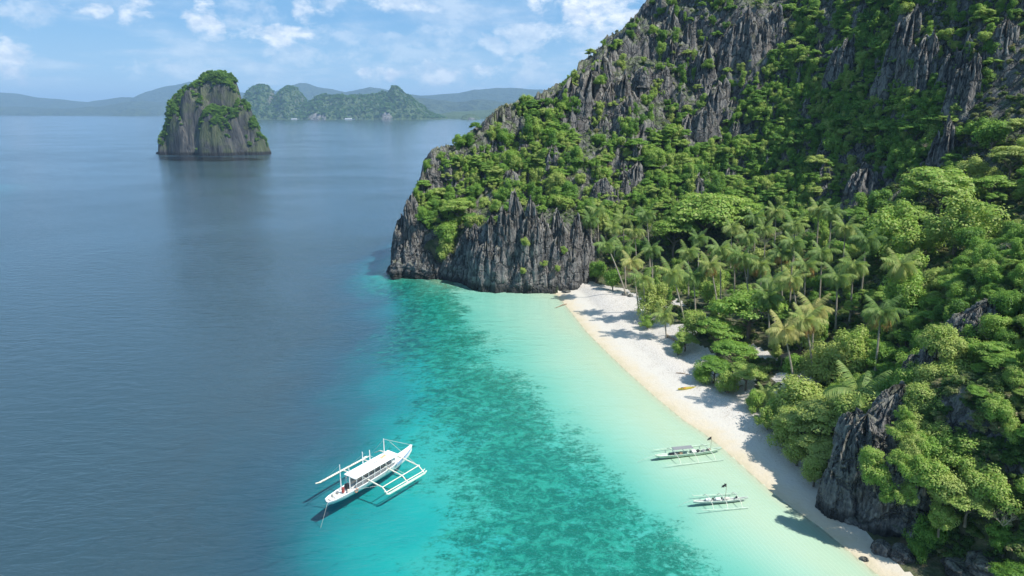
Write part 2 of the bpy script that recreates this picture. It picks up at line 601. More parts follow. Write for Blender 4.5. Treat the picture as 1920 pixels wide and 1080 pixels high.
def rock_nodes(t, moss=0.5, dark=1.0):
    geo = t.add('ShaderNodeNewGeometry')
    pos = geo.outputs['Position']
    st = t.vmath('MULTIPLY', pos, (1.0, 1.0, 0.16))
    n_st = t.noise(st, 0.85, 6, 0.62, 0.3)
    n_f = t.noise(t.vmath('MULTIPLY', pos, (1, 1, 0.28)), 3.2, 4, 0.6)
    n_b = t.noise(pos, 0.12, 3, 0.5)
    n_w = t.noise(t.vmath('MULTIPLY', pos, (1.0, 1.0, 0.45)), 0.30, 5, 0.65, 1.0)
    n_st = t.math('ADD', t.math('MULTIPLY', n_st, 0.62), t.math('MULTIPLY', n_w, 0.38))
    c = t.ramp(n_st, [(0.36, (0.03 * dark, 0.034 * dark, 0.04 * dark)), (0.46, (0.085 * dark, 0.088 * dark, 0.095 * dark)), (0.56, (0.19 * dark, 0.185 * dark, 0.18 * dark)), (0.70, (0.40 * dark, 0.38 * dark, 0.34 * dark))])
    crack = t.add('ShaderNodeTexVoronoi', feature='DISTANCE_TO_EDGE', ins={'Scale': 0.33})
    t.l.new(t.vmath('ADD', t.vmath('MULTIPLY', pos, (1.0, 1.0, 0.55)), t.vmath('MULTIPLY', t.noise(pos, 0.6, 3, 0.6, 0.0, True), (2.5, 2.5, 2.5))), crack.inputs['Vector'])
    ck = t.smooth(crack.outputs['Distance'], 0.10, 0.0)
    c = t.mix(t.math('MULTIPLY', t.smooth(n_f, 0.42, 0.72), 0.5), c, (0.33 * dark, 0.30 * dark, 0.26 * dark))
    c = t.mix(t.math('MULTIPLY', t.smooth(n_f, 0.55, 0.30), 0.6), c, (0.035, 0.04, 0.045))
    c = t.mix(t.math('MULTIPLY', t.smooth(n_b, 0.5, 0.75), 0.35), c, (0.22, 0.15, 0.10))
    nz = t.add('ShaderNodeSeparateXYZ', ins={0: geo.outputs['Normal']}).outputs[2]
    n_m = t.noise(pos, 0.7, 4, 0.6)
    mz = t.math('ADD', nz, t.math('MULTIPLY', t.math('SUBTRACT', n_m, 0.5), 1.2))
    mm = t.math('MULTIPLY', t.smooth(mz, 0.45, 0.8), moss)
    c = t.mix(mm, c, t.ramp(n_f, [(0.3, (0.03, 0.055, 0.018)), (0.7, (0.10, 0.13, 0.04))]))
    c = t.mix(t.math('MULTIPLY', ck, 0.7), c, (0.02, 0.022, 0.025))
    pt = t.smooth(geo.outputs['Pointiness'], 0.50, 0.60)
    c = t.mix(t.math('MULTIPLY', pt, 0.45), c, (0.40, 0.385, 0.35))
    hgt_ = t.math('ADD', t.math('MULTIPLY', n_st, 1.3), t.math('MULTIPLY', n_f, 0.5))
    hgt_ = t.math('SUBTRACT', hgt_, t.math('MULTIPLY', ck, 0.6))
    bmp = t.add('ShaderNodeBump', ins={'Height': hgt_, 'Strength': 1.0, 'Distance': 1.1})
    return c, bmp, pos, nz


def rock_mat(name, moss=0.5, dark=1.0, wet=False):
    m, t = new_mat(name)
    c, bmp, pos, nz = rock_nodes(t, moss, dark)
    if wet:
        z = t.add('ShaderNodeSeparateXYZ', ins={0: pos}).outputs[2]
        c = t.mix(t.smooth(z, 2.6, 0.8), c, (0.035, 0.036, 0.034))
    p = t.add('ShaderNodeBsdfPrincipled', ins={'Base Color': c, 'Roughness': 0.85, 'Normal': bmp.outputs[0]})
    t.add('ShaderNodeOutputMaterial', ins={0: p.outputs[0]})
    return m


M_ROCK = rock_mat('limestone', 0.45, 1.0, wet=True)
M_ROCK_DARK = rock_mat('dark_limestone', 0.25, 0.75)
M_HILL = rock_mat('mountain_ground', 1.0, 0.9)


def make_sand():
    m, t = new_mat('beach_sand')
    geo = t.add('ShaderNodeNewGeometry')
    pos = geo.outputs['Position']
    z = t.add('ShaderNodeSeparateXYZ', ins={0: pos}).outputs[2]
    n = t.noise(pos, 0.35, 5, 0.6)
    nf = t.noise(pos, 4.0, 5, 0.65)
    zz = t.math('ADD', z, t.math('MULTIPLY', t.math('SUBTRACT', n, 0.5), 0.5))
    c = t.ramp(t.math('MULTIPLY', zz, 0.5), [(0.0, (0.48, 0.42, 0.29)), (0.06, (0.53, 0.46, 0.34)), (0.20, (0.53, 0.50, 0.44)), (0.5, (0.53, 0.50, 0.46))])
    # litter under the trees
    lit = t.math('MULTIPLY', t.smooth(nf, 0.52, 0.62), t.smooth(t.math('ADD', z, t.math('MULTIPLY', n, 1.6)), 1.15, 1.7))
    c = t.mix(t.math('MULTIPLY', lit, 0.75), c, (0.22, 0.17, 0.11))
    c = t.mix(t.smooth(z, 0.01, -0.07), c, (0.47, 0.56, 0.42))
    b = t.add('ShaderNodeBump', ins={'Height': t.noise(pos, 1.6, 5, 0.6), 'Strength': 0.5, 'Distance': 0.25})
    p = t.add('ShaderNodeBsdfPrincipled', ins={'Base Color': c, 'Roughness': 0.9, 'Normal': b.outputs[0]})
    t.add('ShaderNodeOutputMaterial', ins={0: p.outputs[0]})
    return m


def make_forest_floor():
    m, t = new_mat('forest_floor')
    geo = t.add('ShaderNodeNewGeometry')
    pos = geo.outputs['Position']
    n = t.noise(pos, 0.5, 5, 0.6)
    c = t.ramp(n, [(0.3, (0.035, 0.045, 0.02)), (0.5, (0.06, 0.075, 0.03)), (0.7, (0.16, 0.13, 0.08))])
    b = t.add('ShaderNodeBump', ins={'Height': n, 'Strength': 0.8, 'Distance': 1.0})
    p = t.add('ShaderNodeBsdfPrincipled', ins={'Base Color': c, 'Roughness': 0.95, 'Normal': b.outputs[0]})
    t.add('ShaderNodeOutputMaterial', ins={0: p.outputs[0]})
    return m


def make_seabed():
    """sand and coral, coloured by the depth of water that stands over them"""
    m, t = new_mat('seabed')
    geo = t.add('ShaderNodeNewGeometry')
    pos = geo.outputs['Position']
    z = t.add('ShaderNodeSeparateXYZ', ins={0: pos}).outputs[2]
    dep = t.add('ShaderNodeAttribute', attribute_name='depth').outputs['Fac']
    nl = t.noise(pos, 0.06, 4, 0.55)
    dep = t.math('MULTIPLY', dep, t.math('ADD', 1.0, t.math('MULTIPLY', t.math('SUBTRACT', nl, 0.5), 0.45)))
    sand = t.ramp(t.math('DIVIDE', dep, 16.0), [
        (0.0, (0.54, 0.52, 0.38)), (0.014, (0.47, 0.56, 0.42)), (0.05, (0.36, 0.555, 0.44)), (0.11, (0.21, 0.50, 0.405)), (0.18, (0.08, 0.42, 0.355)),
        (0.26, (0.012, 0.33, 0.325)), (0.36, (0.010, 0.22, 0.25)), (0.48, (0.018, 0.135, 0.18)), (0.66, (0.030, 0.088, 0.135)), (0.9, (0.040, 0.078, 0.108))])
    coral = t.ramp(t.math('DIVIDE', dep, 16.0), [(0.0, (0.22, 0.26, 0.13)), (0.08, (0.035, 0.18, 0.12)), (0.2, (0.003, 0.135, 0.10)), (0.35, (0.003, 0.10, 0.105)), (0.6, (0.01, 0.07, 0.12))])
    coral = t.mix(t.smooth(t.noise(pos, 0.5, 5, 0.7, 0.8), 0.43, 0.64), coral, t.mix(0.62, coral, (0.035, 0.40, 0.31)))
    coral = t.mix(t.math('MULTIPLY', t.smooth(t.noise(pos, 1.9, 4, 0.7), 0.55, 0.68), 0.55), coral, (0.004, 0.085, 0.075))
    at = t.add('ShaderNodeAttribute', attribute_name='reef')
    reef = at.outputs['Fac']
    nm = t.noise(pos, 0.16, 5, 0.62)
    nf = t.noise(pos, 1.7, 6, 0.72, 0.4)
    nw = t.noise(t.vmath('MULTIPLY', pos, (0.55, 1.0, 1.0)), 0.55, 5, 0.65, 1.2)
    thr = t.math('ADD', t.math('MULTIPLY', nm, 0.85), t.math('MULTIPLY', nf, 1.05))
    thr = t.math('ADD', thr, t.math('MULTIPLY', nw, 0.95))
    k = t.math('ADD', thr, t.math('MULTIPLY', reef, 0.46))
    mk = t.smooth(k, 1.53, 1.86)
    mk = t.math('MULTIPLY', mk, t.smooth(t.math('ADD', reef, t.math('MULTIPLY', t.math('SUBTRACT', nw, 0.5), 1.2)), -0.30, 0.20))
    c = t.mix(t.math('MULTIPLY', mk, 0.92), sand, coral)
    # pale coral heads and sand holes inside the reef
    vor = t.add('ShaderNodeTexVoronoi', ins={'Scale': 0.9})
    t.l.new(pos, vor.inputs['Vector'])
    pale = t.math('MULTIPLY', t.smooth(t.noise(pos, 2.6, 3, 0.6), 0.56, 0.68), 0.45)
    c = t.mix(t.math('MULTIPLY', pale, mk), c, sand)
    # ripples in the sand, parallel to the beach
    wv = t.add('ShaderNodeTexWave', wave_type='BANDS', bands_direction='X', ins={'Scale': 0.55, 'Distortion': 3.5, 'Detail': 3.0, 'Detail Scale': 0.6})
    rot = t.add('ShaderNodeVectorRotate', rotation_type='Z_AXIS', ins={'Vector': pos, 'Angle': R(-14)})
    t.l.new(rot.outputs[0], wv.inputs['Vector'])
    c = t.mix(t.math('MULTIPLY', t.smooth(wv.outputs['Fac'], 0.75, 1.0), t.math('MULTIPLY', t.smooth(dep, 2.5, 0.3), 0.10)), c, (0.8, 0.85, 0.7))
    p = t.add('ShaderNodeBsdfDiffuse', ins={'Color': c})
    t.add('ShaderNodeOutputMaterial', ins={0: p.outputs[0]})
    return m


def make_water():
    m, t = new_mat('sea_water')
    geo = t.add('ShaderNodeNewGeometry')
    pos = geo.outputs['Position']
    p1 = t.vmath('MULTIPLY', pos, (0.45, 1.0, 1.0))
    a = t.noise(p1, 0.42, 4, 0.6, 0.6)
    b = t.noise(p1, 1.6, 4, 0.6, 0.4)
    c = t.noise(t.vmath('MULTIPLY', pos, (0.6, 1, 1)), 0.03, 3, 0.5)
    sx = t.add('ShaderNodeSeparateXYZ', ins={0: pos})
    # the cove is sheltered: the sea grows rougher away from the beach
    off = t.math('SUBTRACT', t.math('MULTIPLY', t.math('SUBTRACT', 175.0, sx.outputs[1]), 0.24), sx.outputs[0])
    open_ = t.math('ADD', 0.35, t.math('MULTIPLY', t.smooth(off, -20.0, 45.0), 0.65))
    lane = t.smooth(t.noise(t.vmath('MULTIPLY', pos, (0.5, 1, 1)), 0.0075, 4, 0.6, 0.8), 0.38, 0.64)
    amp = t.math('MULTIPLY', open_, t.math('ADD', 0.12, t.math('ADD', t.math('MULTIPLY', c, 0.7), t.math('MULTIPLY', lane, 0.55))))
    h = t.math('ADD', t.math('MULTIPLY', a, 1.0), t.math('MULTIPLY', b, 0.30))
    h = t.math('MULTIPLY', h, amp)
    bm = t.add('ShaderNodeBump', ins={'Height': h, 'Strength': 1.0, 'Distance': 0.44})
    fr = t.add('ShaderNodeFresnel', ins={'IOR': 1.333, 'Normal': bm.outputs[0]})
    gl = t.add('ShaderNodeBsdfGlossy', ins={'Color': (0.93, 0.96, 1.0, 1), 'Roughness': 0.11, 'Normal': bm.outputs[0]})
    tr = t.add('ShaderNodeBsdfTransparent', ins={'Color': (0.93, 0.985, 0.98, 1)})
    mx = t.add('ShaderNodeMixShader', ins={0: fr.outputs[0], 1: tr.outputs[0], 2: gl.outputs[0]})
    t.add('ShaderNodeOutputMaterial', ins={0: mx.outputs[0]})
    return m


def foliage(name, stops, trans=0.35, tint_noise=0.02):
    m, t = new_mat(name)
    oi = t.add('ShaderNodeObjectInfo')
    geo = t.add('ShaderNodeNewGeometry')
    pos = geo.outputs['Position']
    big = t.noise(pos, tint_noise, 2, 0.5)
    fine = t.noise(pos, 1.3, 3, 0.6)
    oc = t.add('ShaderNodeSeparateColor', ins={0: oi.outputs['Color']})      # each plant's own tone, and how far copies differ
    f = t.math('ADD', oc.outputs[0], t.math('MULTIPLY', oi.outputs['Random'], oc.outputs[1]))
    f = t.math('ADD', f, t.math('MULTIPLY', t.math('SUBTRACT', big, 0.5), 0.30))
    f = t.math('ADD', f, t.math('MULTIPLY', t.math('SUBTRACT', fine, 0.5), 0.55))
    f = t.math('ADD', f, t.math('MULTIPLY', t.math('SUBTRACT', geo.outputs['Random Per Island'], 0.5), 0.34))
    c = t.ramp(f, stops)
    d = t.add('ShaderNodeBsdfPrincipled', ins={'Base Color': c, 'Roughness': 0.55, 'Specular IOR Level': 0.35})
    tl = t.add('ShaderNodeBsdfTranslucent', ins={'Color': t.mix(0.45, c, (0.30, 0.42, 0.05))})
    mx = t.add('ShaderNodeMixShader', ins={0: trans + 0.12, 1: d.outputs[0], 2: tl.outputs[0]})
    t.add('ShaderNodeOutputMaterial', ins={0: mx.outputs[0]})
    return m


M_SAND = make_sand()
M_FLOOR = make_forest_floor()
M_SEABED = make_seabed()
M_WATER = make_water()
M_LEAF = foliage('broad_leaves', [(0.05, (0.045, 0.13, 0.030)), (0.3, (0.12, 0.26, 0.048)), (0.5, (0.19, 0.37, 0.06)), (0.72, (0.30, 0.48, 0.085)), (0.95, (0.47, 0.54, 0.16))])
M_BUSH = foliage('undergrowth_leaves', [(0.05, (0.05, 0.11, 0.03)), (0.3, (0.09, 0.18, 0.04)), (0.55, (0.15, 0.25, 0.06)), (0.8, (0.26, 0.30, 0.11)), (0.97, (0.38, 0.31, 0.18))])
M_PALM = foliage('palm_leaves', [(0.05, (0.08, 0.17, 0.045)), (0.4, (0.20, 0.32, 0.08)), (0.7, (0.36, 0.43, 0.12)), (0.95, (0.52, 0.48, 0.17))], 0.3)
M_PALM_DRY = plain('dry_palm_leaves', (0.42, 0.24, 0.07), 0.8, 0.3)
M_BARK = plain('bark', (0.16, 0.13, 0.10), 0.9, 0.35, 2.0)
M_PALMBARK = plain('palm_bark', (0.34, 0.30, 0.24), 0.9, 0.25, 3.0)

# ------------------------------------------------------------------ ground sheets from one grid: seabed, beach, hillside
ids = np.arange(NXg * NYg).reshape(NYg, NXg)
Q = np.stack([ids[:-1, :-1], ids[:-1, 1:], ids[1:, 1:], ids[1:, :-1]], -1).reshape(-1, 4)
zc = ZZ.ravel()[Q].mean(1)
xc = XX.ravel()[Q].mean(1)
yc = YY.ravel()[Q].mean(1)
zmax = ZZ.ravel()[Q].max(1)
dbq = DBC.ravel()[Q].mean(1)
insq = INS.ravel()[Q].any(1)
veg_x = np.interp(yc, [60, 72, 90, 97, 106, 119, 132, 145, 160, 178, 205, 213, 216], [47, 49, 47, 48, 49, 48, 49, 45, 41, 39, 36, 28, 15])
veg_x = veg_x + 1.6 * fbm(xc / 5, yc / 5, octs=2, seed=90)
is_sea = (zmax < 0.02) | ~insq
gentle = (zmax - ZZ.ravel()[Q].min(1)) < 0.7
is_beach = ~is_sea & gentle & (zc < 4) & (xc < veg_x) & (dbq < 24) & (yc < 217) & (yc > 62) & (xc > 8)
# sandy clearings among the first trees
is_beach |= ~is_sea & (zc < 7) & (yc < 190) & (yc > 110) & (dbq < 30) & (fbm(xc / 7, yc / 7, octs=2, seed=95) > 0.12)
is_low = ~is_sea & ~is_beach & (zc < 13) & (yc < 232)
is_mtn = ~is_sea & ~is_beach & ~is_low
VV = np.stack([XX.ravel(), YY.ravel(), ZZ.ravel()], 1)
REEF = np.zeros(XX.size)
mm = (np.abs(XX.ravel()) < 500) & (YY.ravel() < 600) & ~INS.ravel()
REEF[mm] = reef_tps(XX.ravel()[mm], YY.ravel()[mm])
REEF = np.clip(REEF, -1.5, 1.3)


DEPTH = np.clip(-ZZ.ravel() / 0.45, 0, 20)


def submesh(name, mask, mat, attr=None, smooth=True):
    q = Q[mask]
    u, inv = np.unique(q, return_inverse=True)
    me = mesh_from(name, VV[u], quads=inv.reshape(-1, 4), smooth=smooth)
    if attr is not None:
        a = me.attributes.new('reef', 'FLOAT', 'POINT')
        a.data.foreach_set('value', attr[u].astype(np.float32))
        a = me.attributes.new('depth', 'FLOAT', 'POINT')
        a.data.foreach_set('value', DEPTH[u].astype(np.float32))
    return link(name, me, mat)


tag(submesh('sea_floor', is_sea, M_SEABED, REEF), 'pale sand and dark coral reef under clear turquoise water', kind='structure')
tag(submesh('beach', is_beach, M_SAND), 'white sand beach curving between the jungle and the lagoon', kind='structure')
tag(submesh('forest_ground', is_low, M_FLOOR), 'leaf covered ground under the palms and jungle trees', kind='structure')
mountain = tag(submesh('limestone_mountain', is_mtn, M_HILL, smooth=False), 'steep grey limestone mountain overgrown with jungle', kind='structure')

# the water: one sheet to the horizon
wx_ = axis(-60, 60, 20, -20900, 20900, 1.5)
wy_ = axis(60, 220, 20, -5900, 23900, 1.5)
WX, WY = np.meshgrid(wx_, wy_)
wid = np.arange(WX.size).reshape(WX.shape)
wq = np.stack([wid[:-1, :-1], wid[:-1, 1:], wid[1:, 1:], wid[1:, :-1]], -1).reshape(-1, 4)
tag(link('sea', mesh_from('sea', np.stack([WX.ravel(), WY.ravel(), np.zeros(WX.size)], 1), quads=wq, smooth=True), M_WATER),
    'calm sea, slate blue offshore and turquoise over the shallows', kind='structure')


# ------------------------------------------------------------------ limestone pinnacles
def pinnacle_mesh(name, seed, nu=72, nv=56, sharp=1.0, flute=1.0, multi=3):
    """fluted rock spire, unit height and about unit width, several sharp tips"""
    r = np.random.default_rng(seed)
    th = np.linspace(0, 2 * np.pi, nu, endpoint=False)
    v = np.linspace(0, 1, nv)
    T, Vv = np.meshgrid(th, v)
    # height per direction: several lobes reach different heights
    rad = (1 - 0.30 * Vv) * (1 - Vv ** (5.5 / (0.5 + sharp))) ** 0.62
    cxn, cyn = np.cos(T), np.sin(T)
    lob = fbm(cxn * 1.1 + seed, cyn * 1.1, Vv * 1.3, 3, seed) * 0.45
    fl = ridged(cxn * 2.6 + seed, cyn * 2.6, Vv * 0.8, 3, seed + 3)
    fine = ridged(cxn * 6.0, cyn * 6.0 + seed, Vv * 5.0, 3, seed + 9, 0.65)
    rr = rad * (0.5 * (1 + lob) + 0.10 * flute * fl) + 0.055 * fine * flute * np.minimum(1, rad * 3)
    # horizontal ledges
    rr *= 1 + 0.12 * fbm(Vv * 6 + seed, T * 0.6, None, 3, seed + 5)
    lean = (r.random(2) - 0.5) * 0.18
    X = rr * cxn + lean[0] * Vv ** 1.5
    Y = rr * cyn + lean[1] * Vv ** 1.5
    Z = Vv - 0.30 * np.clip(1 - fl, 0, 1.2) * sstep(Vv, 0.45, 1.0) * 0.6 - 0.10 * sstep(Vv, .6, 1) * (1 - fine) + 0.015 * fine
    P = np.stack([X, Y, Z], -1).reshape(-1, 3)
    idg = np.arange(nu * nv).reshape(nv, nu)
    q = np.stack([idg[:-1], np.roll(idg[:-1], -1, 1), np.roll(idg[1:], -1, 1), idg[1:]], -1).reshape(-1, 4)
    return mesh_from(name, P, quads=q, smooth=False)


PIN = [pinnacle_mesh('rock_spire', s, sharp=sh) for s, sh in ((1, 1.0), (2, .5), (3, 1.6), (4, .9), (5, 1.3), (6, .3), (7, 1.8))]
for me in PIN:
    me.materials.append(M_ROCK)


def spire(parent, x, y, z0, wdt, hgt_, dep=None, k=None, rz=None, inv=None):
    me = PIN[k if k is not None else random.randrange(len(PIN))]
    o = bpy.data.objects.new('rock_spire', me)
    COL.objects.link(o)
    o.parent = parent
    o.location = (x, y, z0)
    o.rotation_euler = (random.uniform(-.04, .04), random.uniform(-.04, .04), rz if rz is not None else random.uniform(0, 6.28))
    o.scale = (wdt, dep or wdt * random.uniform(.8, 1.2), hgt_)
    return o


# sea cliff: a row of fluted pinnacles along the water, heights read at (px, top py, Y, width px)
sea_cliff = empty('sea_cliff', (0, 215, 0))
tag(sea_cliff, 'fluted grey limestone cliff rising straight from the turquoise water at the beach end', kind='structure')
ROWS = [
    # px, top_py, Y, width_m, kind
    (768, 352, 235.5, 6.5, 2), (757, 400, 236, 8, 0), (762, 440, 234, 8, 5), (778, 430, 233, 7, 3), (758, 478, 233.5, 9, 5), (790, 455, 232, 6, 4), (786, 478, 231, 8, 5),
    (800, 470, 229.5, 6, 1), (812, 492, 228.8, 6, 5),
    (865, 440, 224, 6, 4), (880, 425, 223, 6, 2), (845, 475, 225.5, 6, 3), (895, 415, 220, 7, 4), (908, 430, 216, 7, 1), (897, 470, 218.5, 7, 5), (925, 400, 215, 7, 0),
    (948, 380, 214.5, 7, 3), (968, 345, 214.5, 7.5, 2), (962, 395, 212.6, 7, 6), (985, 400, 212, 6, 1), (1003, 358, 213, 7, 4), (1010, 400, 211.6, 7, 0), (1028, 415, 211.5, 6, 3),
    (1050, 385, 213, 7, 2), (1058, 410, 211.8, 7, 6), (1075, 395, 213, 6, 3), (1082, 430, 213, 6, 1), (1040, 440, 211, 7, 5), (915, 450, 213.5, 7, 5), (940, 455, 212, 7, 5), (1070, 460, 211.5, 7, 5),
    (1095, 420, 221, 8, 0), (975, 440, 211.2, 6, 0), (1000, 470, 210.3, 7, 5),
]
for (px, py, Y, wd, k) in ROWS:
    p = atY(px, py, Y)
    spire(sea_cliff, p.x, p.y - 215, -1.5, wd * 0.95, p.z + 2.6, k=k, dep=wd)
    for q in range(3):
        spire(sea_cliff, p.x + random.uniform(-.5, .5) * wd, p.y - 215 + random.uniform(-.25, .45) * wd, -1.5, wd * random.uniform(.45, .75), (p.z + 2) * random.uniform(.55, .95))
# low apron of undercut rock along the water
for i in range(26):
    t_ = i / 25 * (len(cliff_line) - 1)
    a, b = cliff_line[int(min(t_, len(cliff_line) - 2))], cliff_line[int(min(t_, len(cliff_line) - 2)) + 1]
    f = t_ - int(min(t_, len(cliff_line) - 2))
    x, y = a[0] + (b[0] - a[0]) * f, a[1] + (b[1] - a[1]) * f
    spire(sea_cliff, x + random.uniform(-.6, .6), y + 3.3 - 215, -1.2, random.uniform(5, 7.5), random.uniform(5, 12), k=random.choice((5, 1, 3)))

# outcrops all over the mountain face
prev = len(bpy.data.objects)
face_spires = 0
OUT = [  # px, py(top), Y guess by ray, width, height: the big bare faces of the photograph
    (1110, 130, 14, 26), (1165, 95, 16, 30), (1185, 190, 12, 22), (1330, 60, 14, 34), (1345, 130, 14, 30), (1270, 60, 18, 34), (1215, 60, 14, 30), (1400, 30, 14, 34), (1455, 20, 14, 34),
    (1180, 300, 9, 16), (1200, 190, 8, 14), (1310, 215, 8, 18), (1290, 250, 9, 16), (1805, 70, 12, 28), (1790, 120, 12, 26), (1720, 40, 14, 34), (1850, 20, 14, 30), (1700, 110, 10, 24),
    (1130, 220, 9, 14), (935, 235, 8, 10), (900, 255, 8, 12), (865, 275, 7, 12), (840, 290, 7, 10), (1090, 340, 8, 12), (1040, 170, 8, 12), (1000, 200, 8, 11), (1250, 110, 14, 26),
    (1560, 250, 8, 18), (1590, 120, 8, 18), (1530, 140, 8, 20), (1640, 190, 8, 16), (1240, 330, 7, 10), (1100, 360, 7, 12), (960, 320, 7, 10), (1745, 300, 8, 20), (1790, 260, 8, 22),
    (1105, 160, 12, 22), (1125, 110, 9, 20), (1145, 85, 8, 20), (1190, 55, 9, 22), (1225, 10, 9, 24), (1375, 100, 9, 22), (1430, 110, 9, 22), (1300, 20, 14, 34), (1500, 60, 8, 20), (1900, 60, 9, 26),
    (815, 310, 6, 9), (800, 350, 6, 9), (880, 330, 6, 9), (1015, 380, 6, 9), (1020, 240, 7, 10), (960, 270, 7, 10), (1180, 235, 9, 16), (1160, 340, 8, 12),
]


def raymarch(px, py, off=0.0, y0=60.0, y1=420.0):
    """first point of the terrain (raised by off) on the pixel's ray"""
    d = pixdir(px, py)
    ys = np.arange(y0, y1, 0.5)
    t = ys / d.y
    P = np.stack([d.x * t, ys, CAMZ + d.z * t], 1)
    hh = height_at(P[:, 0], P[:, 1])
    k = np.nonzero(P[:, 2] <= hh + off)[0]
    if len(k) == 0:
        return None
    return Vector(P[k[0]])


for (px, py, wd, h) in OUT:
    p = raymarch(px, py, 2.0)
    if p is None:
        p = raymarch(px, py + 30, 2.0)
    if p is None:
        continue
    zt = p.z + 1.0
    if h >= 22:
        wd, h = wd * 1.25, h * 1.35
        for q in range(2):
            spire(mountain, p.x + random.uniform(-.6, .6) * wd, p.y + wd * .2, zt - h, wd * random.uniform(.45, .7), h * random.uniform(.7, .92))
    spire(mountain, p.x, p.y + wd * 0.18, zt - h, wd, h, k=random.choice((0, 1, 1, 3, 5, 4)))
# the tall bare walls: px, top py, width, height
for (px, py, wd, h, k) in [(1102, 118, 15, 34, 5), (1135, 92, 13, 36, 1), (1165, 130, 11, 30, 3), (1222, 25, 15, 46, 5), (1258, 10, 14, 44, 1), (1290, 40, 12, 38, 3), (1335, 62, 15, 48, 1), (1352, 140, 12, 34, 3), (1320, 190, 10, 26, 5),
                           (1400, 8, 14, 40, 5), (1455, 5, 14, 34, 1), (1715, 5, 9, 34, 5), (1745, 50, 7, 26, 1), (1805, 62, 9, 34, 3), (1826, 95, 7, 26, 1), (1790, 210, 8, 30, 4), (1590, 60, 9, 30, 3), (1535, 70, 8, 30, 1), (1898, 20, 8, 30, 5),
                           (1178, 175, 9, 26, 3), (1195, 300, 9, 20, 1), (1172, 330, 7, 16, 3), (1630, 300, 9, 20, 5), (1130, 330, 7, 12, 1)]:
    p = raymarch(px, py + 14, 1.0)
    if p is None:
        continue
    Yw = p.y - wd * .55
    tp = atY(px, py, Yw)
    h *= 1.1
    for q, (dx, fw, fh) in enumerate(((0, 1, 1), (-.42, .7, .9), (.40, .75, .82), (.1, .55, 1.05), (-.2, .6, .74))):
        spire(mountain, tp.x + dx * wd, Yw + (0.0 if q == 0 else random.uniform(-.2, .25) * wd), tp.z - h, wd * fw * .9, h * fh, k=k if q == 0 else random.choice((0, 1, 3, 5)), dep=wd * fw * 1.2)
r2 = np.random.default_rng(5)
cnt = 0
for i in range(1600):
    if cnt >= 80:
        break
    px, py = r2.uniform(760, 1919), r2.uniform(2, 400)
    p = raymarch(px, py, 0.0)
    if p is None or p.z < 18 or p.y < 200:
        continue
    # steep places only
    g = hgt(p.x, p.y + 2.5) - hgt(p.x, p.y - 2.5)
    if g < 6:
        continue
    wgt = 1.0 if px < 1480 else 0.45
    if r2.random() > wgt:
        continue
    wd = r2.uniform(3.0, 8.5)
    h = wd * r2.uniform(1.6, 3.0)
    if px < 1215 and py < np.interp(px, [785, 850, 940, 1040, 1085, 1180, 1215], [345, 262, 210, 155, 112, 45, 3]) + 14:
        continue
    spire(mountain, p.x, p.y + .8, p.z - h * r2.uniform(.55, .8), wd, h)
    cnt += 1
# the skyline ridge is ragged with pinnacles
for i, (px, Y) in enumerate([(790, 246), (800, 252), (815, 256), (832, 261), (850, 266), (868, 270), (890, 274), (915, 280), (940, 286), (962, 292), (985, 299), (1005, 303), (1030, 309), (1050, 314), (1072, 320), (1090, 326),
                             (1105, 330), (1120, 333), (1135, 336), (1150, 338), (1168, 342), (1185, 345), (1200, 348), (1215, 351)]):
    sky_py = np.interp(px, [785, 795, 825, 850, 880, 940, 990, 1040, 1080, 1085, 1130, 1180, 1215, 1240], [345, 312, 270, 262, 240, 210, 185, 155, 132, 112, 75, 45, 3, -20])
    p = atY(px, sky_py + 7 + random.uniform(-5, 4), Y)
    h = random.uniform(10, 17)
    spire(mountain, p.x, p.y, p.z - h, random.uniform(5, 9), h, k=random.choice((0, 2, 3, 4, 6)))

# near headland on the right: dark fluted rock above the sand
headland = empty('headland_rock', (52, 82, 0))
tag(headland, 'dark weathered limestone headland standing on the sand at the near end of the beach', kind='structure')
HL = [  # px, top py, Y, width, k
    (1590, 840, 84.5, 5.0, 1), (1612, 800, 85, 5.5, 3), (1640, 772, 85.5, 6, 1), (1668, 745, 86, 6.5, 0), (1700, 722, 87, 6.5, 3), (1730, 722, 88, 6, 4), (1575, 870, 83.5, 3.8, 5), (1600, 880, 82.3, 4.2, 5),
    (1632, 845, 82.5, 5, 3), (1660, 830, 82, 5, 0), (1690, 850, 80.5, 5, 1), (1720, 860, 79.5, 5, 3), (1745, 880, 78.5, 5.5, 5), (1700, 900, 79, 5, 5), (1665, 905, 79.3, 4.6, 5), (1775, 905, 77.5, 5.5, 1),
    (1640, 910, 80.5, 4, 4), (1810, 930, 76.5, 5, 5), (1850, 560, 97, 6, 3), (1835, 575, 96, 5, 1), (1775, 620, 95, 4.5, 0), (1755, 640, 94, 4.5, 4), (1720, 725, 90, 5, 2),
]
for (px, py, Y, wd, k) in HL:
    Y += 2.2 if Y < 84 else (1.0 if Y < 88 else 0)
    p = atY(px, py, Y)
    z0 = min(hgt(p.x, p.y), p.z - wd * .9) - 1.5
    z0 = max(z0, -0.6) if p.z < 22 else z0
    spire(headland, p.x - 52, p.y - 82, z0, wd * 1.05, p.z - z0 + .8, k=k)
    for q in range(2):
        spire(headland, p.x - 52 + random.uniform(-.4, .4) * wd, p.y - 82 + random.uniform(-.1, .5) * wd, z0, wd * random.uniform(.5, .8), (p.z - z0) * random.uniform(.6, .95))


# ------------------------------------------------------------------ vegetation meshes


